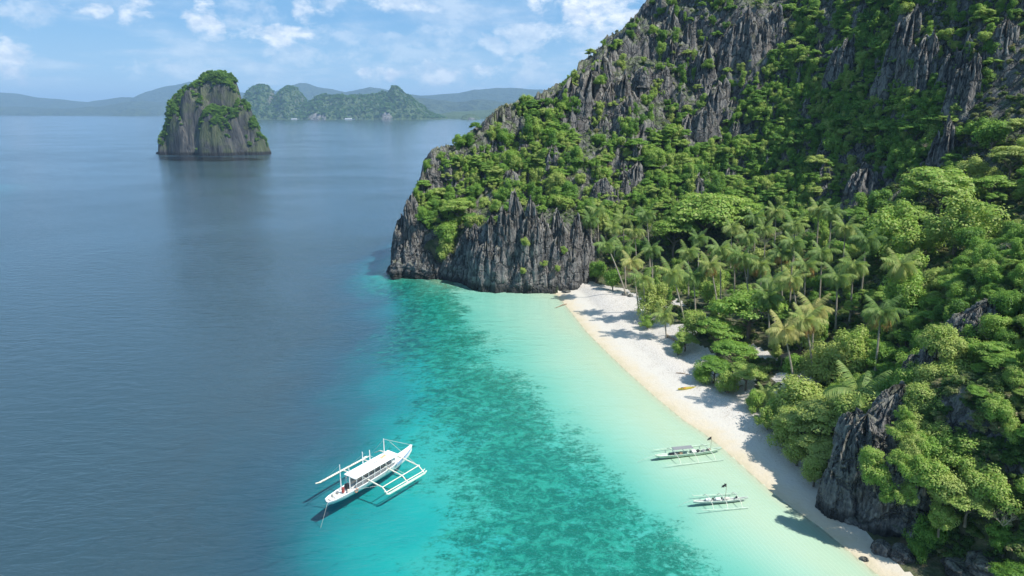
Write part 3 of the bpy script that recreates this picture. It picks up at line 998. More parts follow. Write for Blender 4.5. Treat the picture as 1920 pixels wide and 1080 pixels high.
def crown_mesh(name, seed, lobes, leaves, leaf, shape='bushy'):
    """a crown of unit radius: many leaf-sized faces spread over and inside uneven clumps"""
    r = np.random.default_rng(seed)
    L = []
    for i in range(lobes):
        a = r.uniform(0, 2 * np.pi)
        if shape == 'layered':
            rad = r.uniform(0.15, 0.85) ** 0.7
            z = 0.15 + 0.55 * (1 - rad ** 2) + r.uniform(-.25, .12)
            lr = (r.uniform(.22, .40), r.uniform(.10, .16))
        elif shape == 'loose':
            rad = r.uniform(0.0, 0.8)
            z = r.uniform(-.55, .75) * (1 - .4 * rad)
            lr = (r.uniform(.16, .34),) * 2
        elif shape == 'tall':
            rad = r.uniform(0.0, 0.5)
            z = r.uniform(-.9, 1.15)
            rad *= 1 - .35 * abs(z)
            lr = (r.uniform(.22, .38),) * 2
        else:
            rad = r.uniform(0.1, 0.68)
            z = r.uniform(-.4, .62) * math.sqrt(max(0, 1 - rad ** 2))
            lr = (r.uniform(.24, .42),) * 2
        L.append((rad * math.cos(a), rad * math.sin(a), z, lr[0], lr[-1]))
    L = np.array(L)
    if shape != 'layered':
        L[:, 3:] *= r.uniform(.55, 1.25, lobes)[:, None]
        L[:, :3] *= 1 + r.uniform(-.1, .32, lobes)[:, None] * (np.arange(lobes) % 3 == 0)[:, None]
    L[:, :2] = L[:, :2] * r.uniform(.85, 1.12, 2)
    pick = r.choice(lobes, leaves, p=L[:, 3] ** 2 / (L[:, 3] ** 2).sum())
    d = r.normal(size=(leaves, 3))
    d /= np.linalg.norm(d, axis=1, keepdims=True)
    d[:, 2] = np.where(r.random(leaves) < (0.7 if shape == 'layered' else 0.35), np.abs(d[:, 2]), d[:, 2])
    rr = np.where(r.random(leaves) < .12, r.uniform(1.0, 1.35, leaves), r.uniform(0.4, 1.08, leaves) ** 0.6)
    C = L[pick, :3] + d * rr[:, None] * np.stack([L[pick, 3], L[pick, 3], L[pick, 4]], 1)
    # leaf frame: faces outwards and up, with scatter
    n = d * 1.2 + np.array([0, 0, 0.6]) + r.normal(size=(leaves, 3)) * 0.35
    n /= np.linalg.norm(n, axis=1, keepdims=True)
    t = np.cross(n, r.normal(size=(leaves, 3)))
    t /= np.linalg.norm(t, axis=1, keepdims=True)
    b = np.cross(n, t)
    s = leaf * r.uniform(0.6, 1.35, leaves)[:, None]
    t, b = t * s, b * s * 0.62
    droop = -n * s * 0.25
    P = np.stack([C - t + droop, C + b, C + t + droop, C - b], 1).reshape(-1, 3)
    return mesh_from(name, P, quads=np.arange(leaves * 4).reshape(-1, 4))


def trunk_mesh(name, seed, h=1.0, limbs=5):
    r = random.Random(seed)
    m = MB()
    m.tube([(0, 0, -0.15), (r.uniform(-.03, .03), r.uniform(-.03, .03), .3), (r.uniform(-.06, .06), r.uniform(-.06, .06), .62)], [.055, .042, .032], 6)
    for i in range(limbs):
        a = i * 6.28 / limbs + r.uniform(-.4, .4)
        z = r.uniform(.4, .6)
        m.tube([(0, 0, z), (math.cos(a) * .16, math.sin(a) * .16, z + .14), (math.cos(a) * .38, math.sin(a) * .38, z + r.uniform(.2, .36))], [.026, .018, .008], 5)
    return m.mesh(name)


KINDS = {'bushy': [crown_mesh('crown', 10 + i, 22, 4200, .062, 'bushy') for i in range(4)],
         'layered': [crown_mesh('crown', 20 + i, 26, 4200, .056, 'layered') for i in range(3)],
         'loose': [crown_mesh('crown', 30 + i, 26, 3400, .055, 'loose') for i in range(3)],
         'tall': [crown_mesh('crown', 40 + i, 26, 4200, .060, 'tall') for i in range(2)]}
NEAR = {'bushy': [crown_mesh('crown', 50 + i, 40, 9500, .046, 'bushy') for i in range(3)],
        'layered': [crown_mesh('crown', 60 + i, 44, 9500, .042, 'layered') for i in range(2)],
        'loose': [crown_mesh('crown', 70 + i, 46, 7500, .042, 'loose') for i in range(2)],
        'tall': [crown_mesh('crown', 80 + i, 44, 9500, .044, 'tall') for i in range(1)]}
for grp in (KINDS, NEAR):
    for ms in grp.values():
        for me in ms:
            me.materials.append(M_LEAF)
TRUNKS = [trunk_mesh('trunk', s) for s in range(4)]
for me in TRUNKS:
    me.materials.append(M_BARK)
BUSHES = [crown_mesh('bush', 90 + i, 14, 1300, .085, 'bushy' if i != 1 else 'loose') for i in range(4)]
for me in BUSHES:
    me.materials.append(M_BUSH)

# ------------------------------------------------------------------ coconut palms


def frond_mesh(name, droop, seed, pairs=24):
    r = random.Random(seed)
    m = MB()
    pts = []
    n = 9
    ang = 0.55 - droop * 0.4
    p = Vector((0, 0, 0))
    for i in range(n):
        pts.append(p.copy())
        p = p + Vector((math.cos(ang), 0, math.sin(ang))) / (n - 1)
        ang -= (0.16 + droop * 0.22) * (0.6 + i * 0.13)
    m.tube(pts, [.012 * (1 - i / n) + .002 for i in range(n)], 4, cap=False)
    for i in range(pairs):
        t = 0.12 + 0.88 * i / pairs
        k = t * (n - 1)
        a = min(int(k), n - 2)
        c = pts[a].lerp(pts[a + 1], k - a)
        d = (pts[a + 1] - pts[a]).normalized()
        ln = 0.27 * math.sin(math.pi * min(1, 0.18 + t * 0.80)) ** .7 + .03
        for sd in (-1, 1):
            dr = r.uniform(.55, 1.05) + droop * .3
            e = c + d * ln * .45 + Vector((0, sd, 0)) * ln * .8 - Vector((0, 0, 1)) * ln * dr
            wv = d * 0.013
            mid = c.lerp(e, .5) + Vector((0, 0, .018))
            b = len(m.V)
            m.V += [tuple(c - wv * .5), tuple(c + wv * .5), tuple(mid + wv), tuple(mid - wv), tuple(e)]
            m.F += [[b, b + 1, b + 2, b + 3], [b + 3, b + 2, b + 4]]
    return m.mesh(name)


FRONDS = [frond_mesh('frond', d, i, 30) for i, d in enumerate((-.35, .0, .3, .6, .9, 1.15))]
for me in FRONDS:
    me.materials.append(M_PALM)
DRYFR = [frond_mesh('frond', d, 20 + i) for i, d in enumerate((1.2, 1.5))]
for me in DRYFR:
    me.materials.append(M_PALM_DRY)
m = MB()
for k in range(7):
    a = k * 2.4
    c = Vector((math.cos(a) * .22, math.sin(a) * .22, -.18 - .1 * (k % 2)))
    m.tube([c + Vector((0, 0, .13)), c + Vector((0, 0, .07)), c - Vector((0, 0, .06)), c - Vector((0, 0, .13))], [.03, .12, .12, .03], 6)
NUTS = m.mesh('coconut_bunch')
NUTS.materials.append(plain('coconut_husk', (0.25, 0.22, 0.05), 0.7))
palm_spots = []


def palm(px, py, lean, h, label, dry=0, size=3.9, tone=None, base_y=None):
    """px, py: crown centre in the photograph; lean: metres the base stands right of the crown"""
    if base_y is not None:
        Y = base_y
        c = atY(px, py, Y)
    else:
        d = pixdir(px, py)
        ys = np.arange(60, 330, 0.5)
        t = ys / d.y
        P = np.stack([d.x * t, ys, CAMZ + d.z * t], 1)
        k = np.nonzero(P[:, 2] - height_at(P[:, 0] + lean, P[:, 1]) <= h)[0]
        c = Vector(P[k[0]])
        Y = c.y
    bx, by = c.x + lean, c.y + random.uniform(-.6, .6)
    bz = hgt(bx, by)
    o = empty('coconut_palm', (bx, by, bz))
    tag(o, label, 'palm tree', 'coconut palms behind the beach')
    top = Vector((c.x - bx, c.y - by, c.z - bz))
    m = MB()
    pts, rad = [], []
    for i in range(9):
        f = i / 8
        q = Vector((top.x * (f ** 1.0 * .55 + f * f * .45), top.y * f, top.z * f))
        q.x += -0.5 * lean * f * (1 - f) * .5
        pts.append(q)
        rad.append(.21 - .08 * f if i else .30)
    pts[0].z = -.4
    m.tube(pts, rad, 7)
    m.build('trunk', M_PALMBARK, o)
    nf = 22
    tn = tone if tone is not None else random.uniform(.2, .6)
    for k in range(nf):
        t = k / nf
        me = FRONDS[min(5, int(t * 6 + random.uniform(-.4, .4)) if t > .05 else 0)]
        if dry and k >= nf - dry:
            me = DRYFR[k % 2]
        f = bpy.data.objects.new('frond', me)
        COL.objects.link(f)
        f.parent = o
        f.location = top
        f.rotation_euler = (random.uniform(-.15, .15), random.uniform(-.12, .12) - (0.4 if t < .09 else 0.0), k * 2.399 + random.uniform(-.2, .2))
        s = size * random.uniform(.85, 1.12)
        f.scale = (s, s, s)
        f.color = (tn + random.uniform(-.08, .08) + (.12 if t > .7 else 0), .12, 0, 1)
    n = link('coconut_bunch', NUTS, None, o, loc=top)
    palm_spots.append((bx, by, c.z))
    return o


PALMS = [
    (1107, 415, 1.0, 12, 'coconut palm beside the right end of the sea cliff, highest crown there'),
    (1137, 462, 6.5, 14, 'coconut palm with long slanting bare trunk nearest the sea cliff'),
    (1185, 494, 2.5, 13, 'yellowish coconut palm with drooping fronds at the far end of the beach'),
    (1150, 430, 1.0, 12, 'coconut palm crown between the sea cliff and the tall upright palm'),
    (1190, 437, 1.2, 12, 'coconut palm just left of the tall upright palm near the sea cliff'),
    (1212, 405, 2.0, 16, 'tall upright coconut palm standing above the dark gap right of the sea cliff'),
    (1260, 515, 4.5, 14, 'coconut palm with slanting trunk behind the round bush at the beach edge'),
    (1245, 594, 0.8, 6, 'short leaning coconut palm overhanging the sand beside the round bush'),
    (1332, 500, 3.2, 13, 'coconut palm with orange dead fronds behind the middle of the beach'),
    (1350, 470, 1.5, 15, 'coconut palm with straight trunk, tallest above the feathery green tree'),
    (1377, 482, 1.2, 13, 'left palm of the pair with bare trunks above the feathery green tree'),
    (1392, 485, 3.2, 13, 'right palm of the pair with bare trunks above the feathery green tree'),
    (1402, 446, 1.0, 12, 'coconut palm crown high behind the pair of bare trunked palms'),
    (1426, 500, 1.2, 11, 'coconut palm with orange lower fronds right of the paired palms'),
    (1415, 412, 1.0, 12, 'coconut palm at the right edge of the wide spreading tree, upper one'),
    (1434, 432, 1.0, 12, 'coconut palm at the right edge of the wide spreading tree, lower one'),
    (1465, 478, 1.5, 12, 'coconut palm with hanging orange fronds in the centre of the grove'),
    (1487, 458, 0.8, 14, 'coconut palm with tall straight trunk in the middle of the jungle'),
    (1490, 425, 0.8, 12, 'coconut palm high in the grove below the mountain foot'),
    (1485, 525, 3.0, 13, 'coconut palm with drooping crown above the brown trunk gap in the jungle'),
    (1535, 396, 1.0, 12, 'highest coconut palm of the grove, close under the mountain'),
    (1541, 476, 0.8, 12, 'wide crowned coconut palm in the jungle right of the grove centre'),
    (1570, 522, 1.0, 11, 'coconut palm with pale raised fronds half sunk in the jungle'),
    (1624, 452, 0.8, 13, 'dark coconut palm standing alone toward the right of the jungle'),
    (1526, 583, 1.0, 12, 'right coconut palm of the pale trunked pair behind the leaning palm'),
    (1510, 603, 3.2, 12, 'left coconut palm of the pale trunked pair with dry brown fronds'),
    (1652, 588, 0.5, 11, 'coconut palm with thin orange fronded crown left of the upper hill rock'),
    (1470, 622, 3.6, 12, 'bright yellow green leaning coconut palm nearest the beach shrubs'),
    (1437, 742, 0.4, 3, 'low young coconut palm at the sand edge under the leaning palm'),
    (1612, 742, 1.2, 5, 'large low coconut palm with long arching fronds left of the headland rock'),
    (1222, 470, 1.0, 12, 'coconut palm low in the shade behind the slanting trunked palm'),
    (1290, 475, 1.0, 12, 'coconut palm under the left end of the wide spreading tree'),
    (1170, 470, 1.0, 11, 'coconut palm squeezed between two slanting palms by the sea cliff'),
    (1585, 430, 0.6, 12, 'coconut palm between the highest palm and the lone dark palm'),
    (1310, 450, 0.8, 12, 'coconut palm hidden low beneath the wide spreading tree'),
    (1450, 530, 1.5, 11, 'coconut palm left of the drooping crown over the trunk gap'),
    (1690, 500, 0.5, 11, 'small coconut palm rising from the bright shrubs of the right valley'),
    (1120, 398, 0.8, 11, 'coconut palm with small crown against the rock right of the sea cliff top'),
    (1168, 412, 0.8, 12, 'coconut palm between the cliff side palm and the tall upright palm'),
    (1205, 525, 1.6, 10, 'coconut palm behind the yellowish palm at the far end of the beach'),
    (1300, 520, 1.5, 11, 'coconut palm in front of the wide spreading tree, left of the orange fronded one'),
    (1372, 430, 0.8, 12, 'coconut palm crown overlapping the right half of the wide spreading tree'),
    (1455, 400, 0.6, 11, 'coconut palm at the upper left of the highest palm in the grove'),
    (1510, 500, 0.8, 12, 'coconut palm just left of the wide crowned palm in the jungle'),
    (1560, 400, 0.6, 11, 'coconut palm immediately right of the highest palm of the grove'),
    (1600, 500, 0.6, 11, 'coconut palm below and left of the lone dark palm'),
    (1440, 560, 1.4, 10, 'coconut palm standing behind the top of the feathery green tree'),
]
DRY = {1332: 4, 1426: 5, 1465: 6, 1510: 6, 1652: 5, 1185: 3, 1485: 3, 1392: 3}
SIZE = {1612: 5.6, 1437: 3.0, 1245: 3.6, 1260: 4.3, 1470: 4.0, 1212: 4.4}
TONE = {1185: .75, 1470: .85, 1526: .8, 1332: .6, 1245: .55, 1624: .1, 1612: .35, 1437: .45}
for (px, py, ln, h, lab) in PALMS:
    palm(px, py - 4, ln, h + (1.5 if h > 9 else 0), lab, DRY.get(px, 0), SIZE.get(px, 4.0), TONE.get(px))

# ------------------------------------------------------------------ broadleaf trees: where they stand
cand = []      # x, y, z ground, radius, kind, tone, trunk height


def crown_at(px, py, off):
    """ground point whose crown centre, off metres up, falls on this pixel"""
    return raymarch(px, py, off)


HAND = [  # px, py of crown centre, centre height, radius, kind, tone
    (1272, 652, 1.9, 2.2, 'loose', .6), (1318, 700, 2.0, 2.6, 'bushy', .5), (1362, 716, 2.2, 2.8, 'loose', .7), (1415, 752, 2.0, 2.4, 'bushy', .55), (1440, 785, 2.2, 2.5, 'loose', .7),
    (1474, 812, 2.6, 3.0, 'bushy', .8), (1496, 848, 2.6, 2.8, 'loose', .9), (1528, 885, 2.6, 2.4, 'bushy', .85), (1214, 605, 1.8, 2.0, 'loose', .6),
    (1226, 566, 4.0, 5.0, 'bushy', .88), (1118, 508, 4.0, 4.0, 'bushy', .35), (1150, 524, 3.6, 3.6, 'bushy', .3), (1300, 606, 4, 3.6, 'bushy', .8), (1285, 640, 2.5, 2.8, 'layered', .8),
    (1405, 590, 6.5, 8.0, 'layered', .52), (1345, 625, 5, 4.5, 'layered', .5), (1375, 668, 4, 4.4, 'layered', .45), (1400, 705, 3.2, 3.6, 'layered', .7), (1340, 690, 3.4, 3.5, 'layered', .35),
    (1325, 412, 9, 13.0, 'layered', .68), (1265, 440, 8, 7.5, 'layered', .6), (1390, 400, 8, 7.0, 'layered', .55), (1505, 752, 4.5, 5.0, 'bushy', .8), (1560, 790, 4.5, 5.0, 'layered', .92), (1505, 800, 4, 4.4, 'layered', .9),
    (1545, 850, 3.6, 3.8, 'layered', .95), (1610, 780, 4.5, 4.2, 'bushy', .85), (1465, 765, 3, 3.2, 'bushy', .6), (1765, 366, 7, 10.0, 'layered', .62), (1660, 440, 7, 8.0, 'bushy', .5), (1700, 440, 8, 8, 'loose', .62),
    (1800, 420, 7, 8, 'loose', .7), (1560, 680, 5, 4.4, 'bushy', .85), (1600, 660, 5, 4, 'bushy', .7), (1700, 560, 5, 5, 'bushy', .55), (1530, 690, 4, 3.5, 'bushy', .9), (1740, 1010, 2.0, 2.4, 'bushy', .35), (1722, 1030, 1.4, 1.6, 'bushy', .3),
    (840, 440, 5, 5, 'bushy', .55), (835, 475, 4, 4.2, 'bushy', .75), (858, 395, 5, 6.0, 'layered', .65), (1010, 330, 4, 4, 'bushy', .7), (1045, 340, 4, 4, 'bushy', .85), (955, 305, 4, 4, 'bushy', .5), (1230, 300, 4, 4.5, 'bushy', .6),
]
for (px, py, off, r_, k, tone) in HAND:
    p = crown_at(px, py, off)
    if p is None:
        continue
    cand.append((p.x, p.y, hgt(p.x, p.y), r_, k, tone, off, 1))

wd_wall = 9.0
for (px, py, Y, r_, k, tone) in [
        (1745, 770, 86, 2.6, 'bushy', .8), (1700, 815, 82, 1.5, 'loose', .7), (1718, 845, 80, 1.5, 'bushy', .8), (1668, 935, 78, 1.0, 'loose', .6), (1770, 640, 92, 2.2, 'bushy', .75), (1790, 665, 91, 2.4, 'bushy', .85), (1730, 745, 88, 1.6, 'bushy', .8), (1790, 790, 84, 2.8, 'bushy', .7), (1765, 835, 81, 2.4, 'loose', .75), (1805, 860, 78.5, 2.6, 'bushy', .6), (1735, 815, 84, 2.0, 'bushy', .85), (1840, 820, 82, 2.6, 'loose', .7),
        (1640, 868, 80.5, 1.5, 'bushy', .65), (1652, 900, 79.5, 1.7, 'bushy', .6), (1705, 935, 77, 1.4, 'loose', .7), (1752, 900, 76.5, 2.2, 'bushy', .7), (1790, 935, 75, 2.4, 'bushy', .85), (1775, 985, 74.5, 1.8, 'bushy', .75),
        (1725, 765, 87, 1.8, 'loose', .7), (1700, 780, 84, 1.1, 'loose', .6), (1800, 720, 88, 2.6, 'bushy', .8), (1760, 720, 89, 2.4, 'bushy', .85), (1840, 905, 76, 2.4, 'bushy', .7), (1830, 960, 73.5, 2.2, 'layered', .8), (1690, 865, 79, 1.3, 'loose', .65),
        (1720, 885, 77.5, 1.6, 'loose', .6), (1875, 930, 73, 2.3, 'bushy', .75), (1745, 850, 80, 1.8, 'bushy', .5),
        (1715, 120, 190, 2.2, 'bushy', .6), (1850, 70, 185, 2.4, 'bushy', .7), (1330, 120, 262, 2.4, 'bushy', .6), (1240, 90, 290, 2.6, 'bushy', .6), (1125, 150, 300, 2.4, 'bushy', .6),
        (985, 455, 207, 1.6, 'bushy', .8), (1058, 470, 207.5, 1.5, 'loose', .7), (1020, 495, 206.5, 1.4, 'loose', .7), (980, 510, 206, 1.3, 'bushy', .85), (1045, 505, 206, 1.2, 'bushy', .7), (930, 385, 211, 1.8, 'bushy', .6), (790, 400, 229, 2.2, 'bushy', .5)]:
    if py < 300:
        q = raymarch(px, py, wd_wall)
        Y = (q.y if q else Y)
    if px > 1600 and py > 300:
        Y, r_ = Y - 2.0, r_ * 1.25
    q = atY(px, py, Y)
    cand.append((q.x, q.y + r_ * .5, q.z - r_ * .9, r_, k, tone, r_ * .9, 1))

taken = np.array([(c[0], c[1], c[3]) for c in cand])


def free(x, y, r_, k=0.62):
    d = np.hypot(taken[:, 0] - x, taken[:, 1] - y)
    return bool(np.all(d > (taken[:, 2] + r_) * k))


rt = np.random.default_rng(77)
# jungle and the near hill: spread over the ground
for zone in ('hill', 'jungle'):
    for i in range(9000):
        if zone == 'hill':
            x, y = rt.uniform(46, 125), rt.uniform(62, 128)
            if y > 112 + 0.0 * x and x < 62:
                continue
        else:
            x, y = rt.uniform(20, 150), rt.uniform(100, 245)
        z = hgt(x, y)
        if z < 1.6:
            continue
        vx = np.interp(y, [60, 72, 90, 97, 106, 119, 132, 145, 160, 178, 205, 213], [50, 50, 48, 49, 49, 50, 51, 47, 43, 41, 38, 30])
        if x < vx + 1.0:
            continue
        if zone == 'jungle' and (y > 236 or z > 48):
            continue
        nz = float(fbm(np.array([x / 16]), np.array([y / 16]), octs=2, seed=120)[0])
        if zone == 'hill':
            r_ = rt.uniform(1.3, 2.9)
        else:
            r_ = rt.uniform(2.0, 4.6) * (1.0 + 0.25 * nz)
            if x < 95 and y > 140:
                r_ *= 0.78
        if not free(x, y, r_, 0.56):
            continue
        # open view of the visible palm trunks next to the beach
        if any(abs(x - bx) < 3.0 and by - 9 < y < by + 1 for bx, by, _ in palm_spots) and r_ > 2.2:
            r_ = 2.0
        k = rt.choice(['bushy', 'layered', 'loose', 'tall'], p=[.45, .22, .23, .10])
        tone = float(np.clip(rt.uniform(.08, .9) * .7 + .22 + .5 * nz, .03, .98))
        off = r_ * rt.uniform(.75, 1.25) if zone == 'hill' else r_ * (rt.uniform(.7, 1.2) if x < 95 and y > 140 else rt.uniform(.9, 1.6))
        cand.append((x, y, z, r_, k, tone, off, 0))
        taken = np.vstack([taken, (x, y, r_)])
        if len(cand) > 820:
            break
def pokes_out(x, y, z, r_):
    u, v, f = topix(np.array([[x, y, z]]))
    rp = r_ / f[0] * FPX
    return v[0] - rp * .6 < np.interp(u[0], SKY_X, SKY_Y) - 5 or v[0] < np.interp(u[0] - rp * .5, SKY_X, SKY_Y) or u[0] - rp < 750


# mountain face
BARE = [(875, 272, 70, 26), (950, 228, 55, 22), (800, 325, 26, 45), (1030, 185, 40, 26), (1230, 160, 60, 70), (1110, 250, 34, 50), (1290, 180, 50, 80), (1395, 130, 40, 80), (1150, 110, 50, 50), (1870, 250, 30, 50), (1700, 90, 30, 60), (1165, 150, 80, 90), (1120, 190, 50, 70), (1330, 130, 70, 110), (1250, 60, 60, 80), (1400, 60, 60, 70), (1180, 320, 34, 50), (1800, 110, 50, 90), (1745, 60, 40, 80), (1850, 30, 60, 50), (1545, 60, 20, 60),
        (1200, 215, 50, 60), (1300, 240, 40, 40), (1630, 330, 60, 60), (1790, 300, 30, 50), (1900, 60, 40, 90), (895, 262, 40, 24), (1000, 460, 110, 85), (765, 440, 30, 90), (820, 285, 28, 20), (1450, 40, 40, 60), (925, 400, 40, 50), (1090, 345, 30, 30)]
nface = 0
for i in range(16000):
    if nface > 2300:
        break
    px, py = rt.uniform(755, 1960), rt.uniform(-60, 420)
    nv = float(vnoise(np.array([px / 60]), np.array([py / 60]), seed=7)[0])
    b = min(((px - a) / c) ** 2 + ((py - bb) / d) ** 2 for a, bb, c, d in BARE)
    if b < 1.0 and rt.random() > 0.16:
        continue
    if py < 260 and px < 1480 and rt.random() > 0.8 + nv * .5:
        continue
    p = raymarch(px, py, rt.uniform(0.5, 2.0))
    if p is None or p.y < 205 or p.z < 6:
        continue
    z = hgt(p.x, p.y)
    r_ = rt.uniform(1.2, 3.1) * (1.35 if rt.random() < .2 else 1) * (0.85 if p.z > 60 else 1.0)
    q = np.array([(c[0], c[1], c[2] + c[6]) for c in cand[-400:]])
    if np.any(((q - np.array([p.x, p.y, p.z])) ** 2).sum(1) < (r_ * 0.85) ** 2):
        continue
    if p.y > 205 and pokes_out(p.x, p.y, p.z, r_):
        continue
    k = rt.choice(['bushy', 'layered', 'loose', 'tall'], p=[.62, .05, .18, .15])
    tone = float(np.clip(rt.uniform(.05, .85) * .75 + .10 + .25 * nv, .02, .95))
    off = min(max(p.z - z, 0.3), 4.0) + .3
    cand.append((p.x, p.y, z, r_, k, tone, off, 0))
    nface += 1

TWIG = []
for q in range(3):
    rr_ = random.Random(400 + q)
    m = MB()

    def twig(p, d, ln, r_, lv):
        e = p + d * ln
        m.tube([p, p.lerp(e, .5) + Vector((rr_.uniform(-.05, .05),) * 3) * ln, e], [r_, r_ * .8, r_ * .55], 4, cap=False)
        if lv:
            for _ in range(3):
                nd = (d + Vector((rr_.uniform(-.8, .8), rr_.uniform(-.8, .8), rr_.uniform(-.3, .6)))).normalized()
                twig(e, nd, ln * rr_.uniform(.55, .85), r_ * .55, lv - 1)
    for k in range(5):
        a = k * 1.3 + rr_.uniform(-.3, .3)
        twig(Vector((0, 0, 0)), Vector((math.cos(a) * .8, math.sin(a) * .8, .9)).normalized(), .42, .035, 4)
    TWIG.append(m.mesh('branches'))
M_TWIG = plain('bleached_twigs', (0.42, 0.35, 0.26), .9, .3, 2)
for me in TWIG:
    me.materials.append(M_TWIG)
for (px, py, Y, sz, lab) in [
        (1120, 325, None, 3.0, 'bare brownish shrub on the ledge above the right end of the sea cliff'), (1060, 345, None, 2.6, 'bare grey shrub just above the tallest spires of the sea cliff'),
        (1230, 300, None, 2.8, 'leafless brown shrub under the bare slab of the lower mountain'), (1130, 300, None, 2.4, 'small leafless shrub left of the bare slab on the lower mountain'),
        (1590, 345, None, 3.2, 'reddish bare shrub beside the dark hollow at the mountain foot'), (1745, 285, None, 3.0, 'dry hanging shrub under the grey fin of the mountain'),
        (880, 405, None, 2.6, 'pale dry shrub behind the middle of the sea cliff'), (1810, 850, 79, 2.0, 'bleached leafless shrub on top of the near headland'),
        (1880, 990, 70, 1.8, 'bare twisted branches near the bottom right corner'), (1770, 800, 83.5, 1.8, 'dry tangled shrub on the crest of the near headland'),
        (1850, 640, None, 1.8, 'leafless pale shrub right of the upper hill rock'), (1890, 480, None, 2.2, 'dry brown shrub on the bright slope at the right edge'),
        (1580, 650, None, 2.4, 'bare brown shrub in the jungle right of the pale trunked palms'), (1840, 400, None, 2.6, 'dry straw coloured shrub below the flat bright tree')]:
    q = atY(px, py, Y) if Y else raymarch(px, py, 1.2)
    if q is None:
        continue
    o = link('bare_shrub', TWIG[len(lab) % 3], None, None, loc=(q.x, q.y, q.z - sz * .3 + .8), rot=(0, 0, random.uniform(0, 6)), scale=(sz, sz, sz))
    tag(o, lab, 'shrub', 'leafless shrubs among the green')

# how large does each show in the photograph, and is it in view of the camera at all?
C = np.array([(c[0], c[1], c[2] + c[6], c[3]) for c in cand])
ux, uy, uf = topix(C[:, :3])
big = C[:, 3] / uf * FPX
vis = (ux > -10) & (ux < 1930) & (uy > -20) & (uy < 1100)
for i in np.nonzero(vis)[0]:
    tt = np.linspace(0.15, 0.96, 160)
    P = np.array([0, 0, CAMZ]) + (C[i, :3] + np.array([0, 0, C[i, 3] * .7]) - np.array([0, 0, CAMZ])) * tt[:, None]
    if np.any(height_at(P[:, 0], P[:, 1]) > P[:, 2] + 1.0):
        vis[i] = False
rank = np.argsort(-(big * vis + 200 * np.array([c[7] for c in cand]) * vis))
N_IND = 300
single = [i for i in rank[:N_IND] if vis[i]]
rest = [i for i in range(len(cand)) if i not in set(single)]

LAND = [  # things in the photograph that a label can point at
    (768, 380, 'left spire of the sea cliff'), (830, 460, 'green gully of the sea cliff'), (900, 470, 'middle of the sea cliff'), (1000, 370, 'tallest spires of the sea cliff'), (1075, 420, 'right end of the sea cliff'),
    (870, 265, 'lowest stretch of the skyline ridge'), (985, 205, 'bend in the skyline ridge'), (1090, 140, 'steep shoulder of the skyline'), (1180, 60, 'upper left skyline pinnacles'), (1185, 290, 'bare slab on the lower mountain'),
    (1330, 120, 'big bare grey tower of the mountain'), (1450, 60, 'top centre of the mountain'), (1560, 150, 'wooded middle of the mountain'), (1630, 330, 'dark hollow at the mountain foot'), (1800, 110, 'grey fin at the upper right'),
    (1900, 200, 'right edge of the mountain'), (1325, 400, 'wide spreading tree'), (1212, 400, 'tall upright palm'), (1137, 500, 'slanting palm near the sea cliff'), (1226, 566, 'round bright bush'), (1260, 520, 'slanting palm behind the beach'),
    (1400, 480, 'pair of bare trunked palms'), (1405, 590, 'feathery tree behind the beach'), (1370, 690, 'overhanging trees at mid beach'), (1470, 640, 'bright leaning palm'), (1526, 590, 'pale trunked palm pair'), (1624, 450, 'lone dark palm'),
    (1652, 600, 'thin orange fronded palm'), (1612, 742, 'large low palm by the headland'), (1530, 820, 'bright beach edge trees'), (1700, 740, 'top of the headland rock'), (1640, 860, 'face of the headland rock'),
    (1740, 1010, 'foot of the headland rock'), (1765, 366, 'flat bright tree under the mountain'), (1845, 570, 'upper rock of the near hill'), (1880, 700, 'right edge below the hill rock'), (1870, 860, 'middle of the near hill'), (1880, 1000, 'bottom right corner'),
    (1800, 470, 'bright slope at the right'), (1540, 476, 'wide crowned palm'), (1906, 395, 'dark rock at the right edge'), (1250, 330, 'shrubby slope above the palms'), (1120, 250, 'ledges of the left mountain face'), (1010, 290, 'slope above the sea cliff')]
SHAPE = {'bushy': 'round leafy', 'layered': 'flat topped', 'loose': 'open straggly', 'tall': 'narrow upright'}


def tone_word(t):
    return 'dark green' if t < .32 else 'mid green' if t < .55 else 'fresh green' if t < .75 else 'yellow green'


def size_word(b):
    return 'large' if b > 52 else 'medium' if b > 32 else 'small'


def relation(x, y):
    d = [((x - a) ** 2 + ((y - b) * 1.1) ** 2, a, b, n) for a, b, n in LAND]
    q, a, b, n = min(d)
    dx, dy = x - a, y - b
    if q < 18 ** 2:
        return 'right beside the ' + n
    if abs(dx) > abs(dy):
        return ('right of the ' if dx > 0 else 'left of the ') + n
    return ('below the ' if dy > 0 else 'above the ') + n


labs = {}
for i in single:
    x, y, z, r_, k, tone, off, hand = cand[i]
    word = 'shrub' if r_ < 2.0 else 'tree'
    lab = f"{size_word(big[i])} {tone_word(tone)} {SHAPE[k]} {word} {relation(ux[i], uy[i])}"
    labs.setdefault(lab, []).append(i)
final = {}
for lab, idx in labs.items():
    if len(idx) == 1:
        final[idx[0]] = lab
        continue
    idx = sorted(idx, key=lambda j: ux[j])
    words_ = {2: ['left', 'right'], 3: ['left', 'middle', 'right']}.get(len(idx))
    if words_ and len(lab.split()) < 15:
        for j, wd in zip(idx, words_):
            final[j] = lab + ', ' + wd + ' one'
    else:
        for n_, j in enumerate(idx):
            idy = sorted(idx, key=lambda q: uy[q])
            r0 = idy.index(j)
            final[j] = ['highest ', 'second highest ', 'third highest ', 'fourth highest ', 'fifth highest ', 'sixth highest ', 'lowest '][min(r0, 6)] + lab
final = {k: ' '.join(v.replace(' of the mountain', '').split()[:16]) if len(v.split()) > 16 else v for k, v in final.items()}

